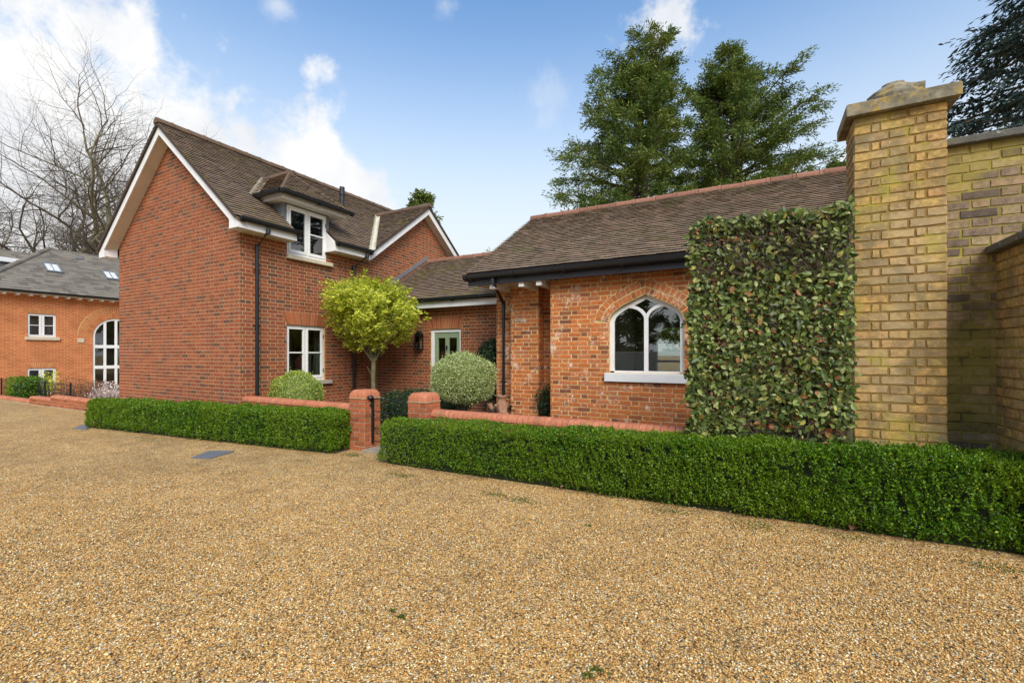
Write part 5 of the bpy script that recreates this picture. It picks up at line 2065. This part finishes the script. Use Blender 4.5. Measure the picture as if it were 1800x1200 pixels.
z[:nb_] = rng.uniform(CZ0 + .1, CZ1 - .1, nb_)
P = np.stack([x, y, z], 1)
dens = blob_noise(P * np.array([1, .3, 1]), 6.5, 2) + .8 * blob_noise(P * np.array([1, .3, 1]), 15, 5)
keep = (dens > -1.0 + .5 * rng.normal(0, .5, NL)) | (P[:, 1] > 5.06) | (P[:, 0] < CX0 + .08) | (P[:, 2] > CZ1 - .06)
keep &= ~((P[:, 2] < .86) & (P[:, 0] > -.15) & (rng.random(NL) < .75))
keep &= ~((P[:, 2] > 2.25) & (P[:, 2] < 2.78) & (rng.random(NL) < .45))
P = P[keep]
N = np.stack([rng.normal(0, .35, len(P)), np.full(len(P), -1.0), rng.normal(.35, .3, len(P))], 1)
ph = rng.random(len(P)) * 6.283
A = np.stack([np.cos(ph), rng.normal(-.15, .3, len(P)), np.sin(ph) - .25], 1)
order = np.argsort(P[:, 1])
P, N, A = P[order], N[order], A[order]
lm = []
for k in range(6):       # a few leaf shapes shared by the leaves that stand in front
    vv, ff, rr = leaves(np.zeros((1, 3)), np.array([[0, -1.0, 0]]), 1.0, random.uniform(.52, .66), 0, 0, .10, True, along=np.array([[0, 0, 1.0]]))
    me = bpy.data.meshes.new('leaf')
    me.from_pydata([tuple(q) for q in vv], [], [tuple(int(i) for i in q) for q in ff])
    me.materials.append(M_['climber_leaf'])
    lm.append(me)
for k in range(290):
    i = int(k * len(P) * .55 / 290)
    o = bpy.data.objects.new('leaf', lm[k % 6])
    link(o, cl)
    nrm = Vector(N[i]).normalized()
    al = Vector(A[i]).normalized()
    xx = al.cross(nrm).normalized()
    R = Matrix((xx, al.cross(xx).normalized() * -1 if False else -nrm, al)).transposed().to_4x4()
    o.matrix_basis = Matrix.Translation(P[i]) @ R @ Matrix.Scale(random.uniform(.042, .078), 4)
mask = np.ones(len(P), bool)
mask[[int(k * len(P) * .55 / 290) for k in range(290)]] = False
vv, ff, rr = leaves(P[mask], N[mask], rng.uniform(.036, .072, int(mask.sum())), .58, 0, .25, .10, True, along=A[mask])
fast_mesh('leaf_mass', vv, ff, M_['climber_leaf'], cl, rr, kind='stuff')

# ================================================================ trees
def yew(name, base, top, profile, label, nb=150, seed=1, lean=(0, 0), trunks=2, dens=1.25, cols='yew_leaf', leaf=.17, group=None):
    """tall conifer: several stems, rising limbs, drooping sprays; profile(f, azimuth) -> radius"""
    random.seed(seed)
    root = thing(name, base, label, 'tree', group)
    base = Vector(base)
    H_ = top - base.z
    stems = []
    for s in range(trunks):
        off = Vector((random.gauss(0, .35), random.gauss(0, .35), 0)) if s else Vector((0, 0, 0))
        hh = H_ * (1 if s == 0 else random.uniform(.72, .9))
        pts_ = [base + off + Vector((lean[0] * f * f + .15 * math.sin(3 * f + s), lean[1] * f * f, hh * f)) for f in [i / 10 for i in range(11)]]
        stems.append((pts_, hh))
    m = MB()
    for pts_, hh in stems:
        m.tube(pts_, [.30 * (1 - .93 * i / 10) + .02 for i in range(11)], 8)
    trunk = m.build('trunk', M_['yew_bark'], root, smooth=True)
    limbs = MB()
    Ps, As = [], []
    for k in range(nb):
        f = (k + random.random()) / nb
        f = .12 + .88 * f ** .9
        az = k * 2.39996 + random.uniform(-.4, .4)
        pts_, hh = stems[k % len(stems)]
        ff_ = min(f * H_ / hh, .985)
        i = min(int(ff_ * 10), 9)
        p = pts_[i].lerp(pts_[i + 1], ff_ * 10 - i)
        R = profile(f, az) * random.uniform(.62, 1.12)
        rise = .15 + .55 * f + random.uniform(-.12, .15)
        d = Vector((math.cos(az), math.sin(az), rise))
        bp = []
        for q in range(7):
            g = q / 6
            wv = Vector((random.gauss(0, .05), random.gauss(0, .05), random.gauss(0, .05))) * R * .5
            bp.append(p + Vector((d.x * R * g, d.y * R * g, R * (rise * g - .28 * g * g * (1 - f)))) + wv * g)
        limbs.tube(bp, [max(.012, .055 * (1 - g / 6.5)) * (R / 3 + .4) for g in range(7)], 4, cap=False)
        nt = int(9 + R * 6.5)
        for t_ in range(nt):
            g = random.uniform(.18, 1.0) ** .75
            q = min(int(g * 6), 5)
            o_ = bp[q].lerp(bp[q + 1], g * 6 - q)
            sa = az + random.gauss(0, .95)
            sl = random.uniform(.35, .95) * (.45 + .3 * R / 3)
            sd_ = Vector((math.cos(sa), math.sin(sa), random.gauss(.12, .28)))
            ns = int(random.uniform(16, 28) * dens)
            tt = rng.random(ns)
            w_ = np.array(o_) + np.array(sd_)[None] * (tt * sl)[:, None] + np.stack([rng.normal(0, .10, ns), rng.normal(0, .10, ns), rng.normal(-.03, .08, ns) - .14 * tt * tt], 1)
            Ps.append(w_)
            As.append(np.tile(np.array(sd_) + np.array([0, 0, -.15]), (ns, 1)) + rng.normal(0, .45, (ns, 3)))
    limbs.build('limb', M_['yew_bark'], trunk, kind='stuff')
    P, A = np.concatenate(Ps), np.concatenate(As)
    N = np.tile([0, 0, 1.0], (len(P), 1)) + rng.normal(0, .5, (len(P), 3))
    vv, ff, rr = leaves(P, N, leaf, .27, 0, .25, .12, along=A)
    fast_mesh('crown', vv, ff, M_[cols], root, rr, kind='stuff')
    return root


def prof_a(f, az):
    # broad and tiered on the -X side, ragged narrow top
    side = .5 - .5 * math.cos(az)            # 1 towards -X
    r = 4.7 * (1 - f) ** .74 + .5
    return r * (.76 + .44 * side) * (1 + .42 * side * max(0, 1 - f / .5))


def prof_b(f, az):
    side = .5 + .5 * math.cos(az)
    r = 3.8 * (1 - f ** 2.4) ** .9 + .35
    return r * (.76 + .42 * side * (1 if .3 < f < .78 else .05))


D = 21.0
pa = at_depth(1114, 622, D)
yew('yew_tree', (pa.x, pa.y, 0), 16.8, prof_a, 'tall dark yew tree with tiered ragged top behind the old roof', 215, 11, (.8, 1.4), 3)
pb_ = at_depth(1290, 622, 22.5)
yew('yew_tree', (pb_.x, pb_.y, 0), 16.7, prof_b, 'tall olive green yew tree with broad rounded top behind the old roof', 215, 5, (-.3, -.2), 3)
pc = at_depth(738, 622, 27)
yew('distant_yew', (pc.x, pc.y, 0), 10.9, lambda f, a: 1.5 * (1 - f) ** .6 + .3, 'dark treetop just showing above the cottage cross gable', 46, 8, trunks=1, leaf=.26)
pd = at_depth(1478, 622, 30)
yew('distant_yew', (pd.x, pd.y, 0), 14.0, lambda f, a: 2.4 * (1 - f) ** .5 + .4, 'small treetop peeping over the old roof ridge beside the pillar', 60, 9, trunks=1, leaf=.3)


def cedar(base, label):
    random.seed(21)
    root = thing('cedar_tree', base, label, 'tree')
    base = Vector(base)
    m = MB()
    m.tube([base + Vector((0, 0, 17 * i / 8)) + Vector((.2 * math.sin(i), .15 * math.cos(i), 0)) for i in range(9)], [.55 * (1 - .9 * i / 8) + .03 for i in range(9)], 10)
    trunk = m.build('trunk', M_['bark'], root, smooth=True)
    limbs = MB()
    Ps, As = [], []
    lv = Vector((-CT, -ST, 0))
    for k in range(92):
        f = k / 92
        h = 5.4 + 11.4 * f + random.uniform(-.2, .2)
        az = math.atan2(lv.y, lv.x) + random.uniform(-1.25, 1.25) if k % 2 else random.uniform(0, 6.28)
        R = (7.0 * (1 - .62 * f) + random.uniform(-.9, .5))
        d = Vector((math.cos(az), math.sin(az), 0))
        p = base + Vector((0, 0, h))
        bp = [p + d * R * g + Vector((0, 0, .32 * R * g - .30 * R * g * g)) + Vector((random.gauss(0, .06), random.gauss(0, .06), random.gauss(0, .05))) for g in [i / 7 for i in range(8)]]
        limbs.tube(bp, [.09 * (1 - i / 8) + .012 for i in range(8)], 5, cap=False)
        for t_ in range(int(18 * R / 3)):
            g = random.uniform(.2, 1.0) ** .7
            q = min(int(g * 7), 6)
            o_ = bp[q].lerp(bp[q + 1], g * 7 - q)
            sa = az + random.choice((-1, 1)) * random.uniform(.3, 1.3)
            sl = random.uniform(.5, 1.25)
            sd_ = np.array((math.cos(sa), math.sin(sa), random.gauss(-.10, .1)))
            ns = random.randint(12, 20)
            tt = rng.random(ns)
            Ps.append(np.array(o_) + sd_ * (tt * sl)[:, None] + np.stack([rng.normal(0, .12, ns), rng.normal(0, .12, ns), rng.normal(0, .035, ns) - .18 * tt ** 2], 1))
            As.append(np.tile(sd_ + np.array([0, 0, -.3]), (ns, 1)) + rng.normal(0, .3, (ns, 3)))
    limbs.build('limb', M_['bark'], trunk, kind='stuff')
    P, A = np.concatenate(Ps), np.concatenate(As)
    N = np.tile([0, 0, 1.0], (len(P), 1)) + rng.normal(0, .3, (len(P), 3))
    vv, ff, rr = leaves(P, N, .24, .30, 0, .2, .1, along=A)
    fast_mesh('crown', vv, ff, M_['cedar_leaf'], root, rr, kind='stuff')


pe = at_depth(1985, 622, 16)
cedar((pe.x, pe.y, 0), 'blue green cedar with layered horizontal branches above the garden wall')


def bare_tree(base, height, label, seed, spread=.5, trunk_r=.42, lean=(0, 0)):
    random.seed(seed)
    root = thing('bare_tree', base, label, 'tree', 'bare winter trees behind the slate roof')
    segs = {0: MB(), 1: MB(), 2: MB()}

    def grow(p, d, L, r, depth):
        n = 6 if depth < 2 else (5 if depth < 4 else 3)
        pts_, rad = [p], [r]
        q, dd = p.copy(), d.copy()
        kids = []
        for i in range(n):
            dd = (dd + Vector((random.gauss(0, .17), random.gauss(0, .17), random.gauss(.03, .11)))).normalized()
            q = q + dd * L / n
            pts_.append(q.copy())
            rad.append(r * (1 - .55 * (i + 1) / n))
            if depth < 6 and (i >= (2 if depth == 0 else 1)):
                kids.append((q.copy(), dd.copy(), rad[-1]))
        lvl = 0 if depth == 0 else (1 if depth < 3 else 2)
        segs[lvl].tube(pts_, rad, 8 if depth < 2 else (5 if depth < 4 else 3), cap=False)
        if depth >= 6 or r < .006:
            return
        for kp, kd, kr in kids:
            for _ in range(1 if depth < 3 else (1 if random.random() < .6 else 2)):
                ax = Vector((random.gauss(0, 1), random.gauss(0, 1), random.gauss(0, .6))).normalized()
                side = (ax - kd * ax.dot(kd)).normalized()
                ang = random.uniform(.55, 1.15)
                nd = (kd * math.cos(ang) + side * math.sin(ang) * (1 + spread * .3)).normalized()
                nd.z = max(nd.z, -.12)
                grow(kp, nd, L * random.uniform(.48, .72), kr * random.uniform(.58, .80), depth + 1)
        grow(pts_[-1], (dd + Vector((random.gauss(0, .2), random.gauss(0, .2), .1))).normalized(), L * .68, rad[-1], depth + 1)
    grow(Vector(base), Vector((lean[0], lean[1], 1)).normalized(), height * .42, trunk_r, 0)
    tk_ = segs[0].build('trunk', M_['pale_bark'], root, smooth=True)
    segs[1].build('bough', M_['pale_bark'], tk_, smooth=True)
    segs[2].build('twigs', M_['twig'], root, kind='stuff')
    return root


for i, (u_, dep, h_, sd_, tr_, ln, lb) in enumerate((
        (137, 37, 23.5, 4, .62, (.02, .0), 'large bare winter tree whose dark trunk rises above the skylight roof near the gable'),
        (48, 36, 23, 12, .54, (.05, -.05), 'bare winter tree with forked pale trunk above the slate hip'),
        (10, 34, 22, 3, .58, (.04, .04), 'bare winter tree with leaning pale trunk above the rear wing roof'),
        (-70, 40, 24, 17, .5, (.1, .0), 'bare winter tree reaching in beyond the rear wing roof'))):
    p = at_depth(u_, 622, dep)
    bare_tree((p.x, p.y, -1.1), h_, lb, sd_, .6, tr_, ln)

# trees and wall across the drive, behind the photographer: they show as dark reflections in the panes
bw_ = thing('boundary_wall', (-4, -10, 0), 'pale rendered wall with coping across the drive, reflected in the pointed window', 'wall')
m = MB()
m.box(-16, 10, -10.2, -10, 0, 1.55)
m.build('wall_panel', M_['render'], bw_)
m = MB()
m.box(-16.05, 10.05, -10.25, -9.95, 1.55, 1.63)
m.build('coping', M_['board'], bw_)
for x_, y_, h_, s_, lb in ((-8.5, -15, 9, 31, 'dark evergreen beyond the rendered wall, reflected in the pointed window'), (-3.2, -16, 10, 32, 'dark evergreen beyond the middle of the rendered wall'), (2.8, -15.5, 9, 33, 'dark evergreen beyond the right end of the rendered wall')):
    yew('evergreen_tree', (x_, y_, 0), h_, lambda f, a: 2.6 * (1 - f) ** .5 + .6, lb, 60, s_, trunks=1, dens=.6, leaf=.4)

# ================================================================ small things on the gravel
random.seed(3)
sl = thing('slate_drain_cover', tuple(on_z(373, 799)), 'flat grey slate drain cover set in the gravel before the left hedge', 'drain cover')
m = MB()
c4 = [on_z(*q) for q in ((336, 805), (368, 807), (412, 794), (370, 793))]
m.add([(p.x, p.y, .014) for p in c4] + [(p.x, p.y, -.02) for p in c4], [(0, 1, 2, 3), (0, 4, 5, 1), (1, 5, 6, 2), (2, 6, 7, 3), (3, 7, 4, 0)])
m.build('slab', M_['slab'], sl)
sl = thing('slate_drain_cover', tuple(on_z(140, 752)), 'small grey slate cover at the far end of the left hedge', 'drain cover')
m = MB()
c4 = [on_z(*q) for q in ((128, 754), (152, 755), (160, 749), (142, 748))]
m.add([(p.x, p.y, .014) for p in c4] + [(p.x, p.y, -.02) for p in c4], [(0, 1, 2, 3), (0, 4, 5, 1), (1, 5, 6, 2), (2, 6, 7, 3), (3, 7, 4, 0)])
m.build('slab', M_['slab'], sl)

spots = [(1496, 936, .10, 'curled brown fallen leaf lying at the foot of the hedge below the pillar'), (1285, 904, .06, None), (1010, 866, .06, None), (1750, 984, .05, None), (985, 859, .05, None), (760, 832, .05, None), (1420, 802, .06, 'brown leaf caught on top of the box hedge before the climber'), (820, 843, .045, None), (1215, 897, .05, None), (1600, 962, .05, None)]
for u_, v_, s_, lb in spots:
    p = on_z(u_, v_, .012) if v_ > 820 else at_depth(u_, v_, 3.98)
    me = lm[random.randrange(6)].copy()
    me.materials.clear()
    me.materials.append(M_['dry_leaf'])
    o = bpy.data.objects.new('fallen_leaf', me)
    COL.objects.link(o)
    for q in me.vertices:
        q.co.y -= .25 * abs(q.co.x) + .12 * (q.co.z - .5) ** 2
    o.location = p + Vector((0, 0, .018 if v_ > 820 else 0))
    o.rotation_euler = (math.radians(-82 + random.uniform(-14, 14)), random.uniform(-.3, .3), random.uniform(0, 6.28))
    o.scale = (s_, s_, s_)
    tag(o, lb or 'small brown fallen leaf lying along the foot of the right hand box hedge', 'leaf', None if lb else 'fallen leaves by the hedge')

# loose pebbles over the near part of the drive
NS = 175000
dep = 1.7 + 4.6 * rng.random(NS) ** .85
keep = rng.random(NS) < np.clip((6.3 - dep) / 2.2, 0, 1)
dep = dep[keep]
lat = (rng.random(len(dep)) * 2 - 1) * 1.17 * dep
X = lat * CT - dep * ST
Y = lat * ST + dep * CT
ok = ~((Y > 4.6) & (X > -4.6)) & ~((Y > 4.62 + (X + 5.4) * .105) & (X <= -4.6))
X, Y = X[ok], Y[ok]
n = len(X)
s = rng.uniform(.0036, .0074, n) * np.where(rng.random(n) < .05, 1.45, 1)
oc = np.array([[1, 0, 0], [0, 1, 0], [-1, 0, 0], [0, -1, 0], [0, 0, 1], [0, 0, -1.0]])
V = oc[None] * (1 + rng.normal(0, .2, (n, 6, 1)))
V[:, :4, 2] += rng.normal(0, .28, (n, 4))
V[:, 4:, :2] += rng.normal(0, .3, (n, 2, 2))
V *= np.stack([rng.uniform(.8, 1.5, n), rng.uniform(.7, 1.1, n), rng.uniform(.5, .85, n)], 1)[:, None]
a = rng.random(n) * 6.283
ca, sa = np.cos(a)[:, None], np.sin(a)[:, None]
V = np.stack([V[..., 0] * ca - V[..., 1] * sa, V[..., 0] * sa + V[..., 1] * ca, V[..., 2]], 2) * s[:, None, None]
V += np.stack([X, Y, s * rng.uniform(.1, .7, n)], 1)[:, None]
F = np.array([[0, 1, 4], [1, 2, 4], [2, 3, 4], [3, 0, 4], [1, 0, 5], [2, 1, 5], [3, 2, 5], [0, 3, 5]])
F = (F[None] + (np.arange(n) * 6)[:, None, None]).reshape(-1, 3)
o = fast_mesh('pebbles', V.reshape(-1, 3), F, M_['pebble'], None, np.repeat(rng.random(n), 6), smooth=True)
tag(o, 'loose golden and grey pebbles of the gravel drive', 'gravel', kind='stuff')

# leaf litter under the hedges
k = 420
xx = rng.uniform(-4.6, 1.7, k); yy = 4.56 + .023 * (xx + 4.68) + np.abs(rng.normal(0, .05, k)) * -1 + .03
x2 = rng.uniform(-12, -5.6, 260); y2 = 3.95 + .107 * (x2 + 12.1) - np.abs(rng.normal(0, .05, 260)) + .03
P = np.concatenate([np.stack([xx, yy, np.full(k, .012)], 1), np.stack([x2, y2, np.full(260, .012)], 1)])
vv, ff, rr = leaves(P, np.tile([0, 0, 1.0], (len(P), 1)), .022, .5, -.35, .9)
vv[:, 2] = np.clip(vv[:, 2], .006, .04)
o = fast_mesh('leaf_litter', vv, ff, M_['dry_leaf'], None, rr)
tag(o, 'brown leaf litter and twigs along the foot of the hedges', 'leaf litter', kind='stuff')

# moss tufts along the hedge foot and here and there on the gravel
Ps = []
for u_, v_, k, sp_ in ((1330, 925, 260, .16), (700, 835, 200, .12), (1180, 900, 140, .1), (1500, 945, 160, .12), (620, 800, 160, .10), (260, 772, 180, .25), (706, 1086, 60, .018), (690, 1075, 30, .012), (1035, 925, 30, .014), (1050, 1180, 60, .02), (1035, 1190, 40, .015), (915, 880, 160, .10), (870, 870, 120, .08), (1760, 1000, 160, .1)):
    p = on_z(u_, v_)
    Ps.append(np.array(p) + np.stack([rng.normal(0, sp_, k), rng.normal(0, sp_ * .5, k), np.full(k, .004)], 1))
P = np.concatenate(Ps)
vv, ff, rr = leaves(P, np.tile([0, 0, 1.0], (len(P), 1)), .014, .8, .4, .9)
o = fast_mesh('moss', vv, ff, M_['moss'], None, rr)
tag(o, 'small tufts of green moss on the gravel along the hedges', 'moss', kind='stuff')

for o in bpy.data.objects:
    if '_loc' in o:
        del o['_loc']
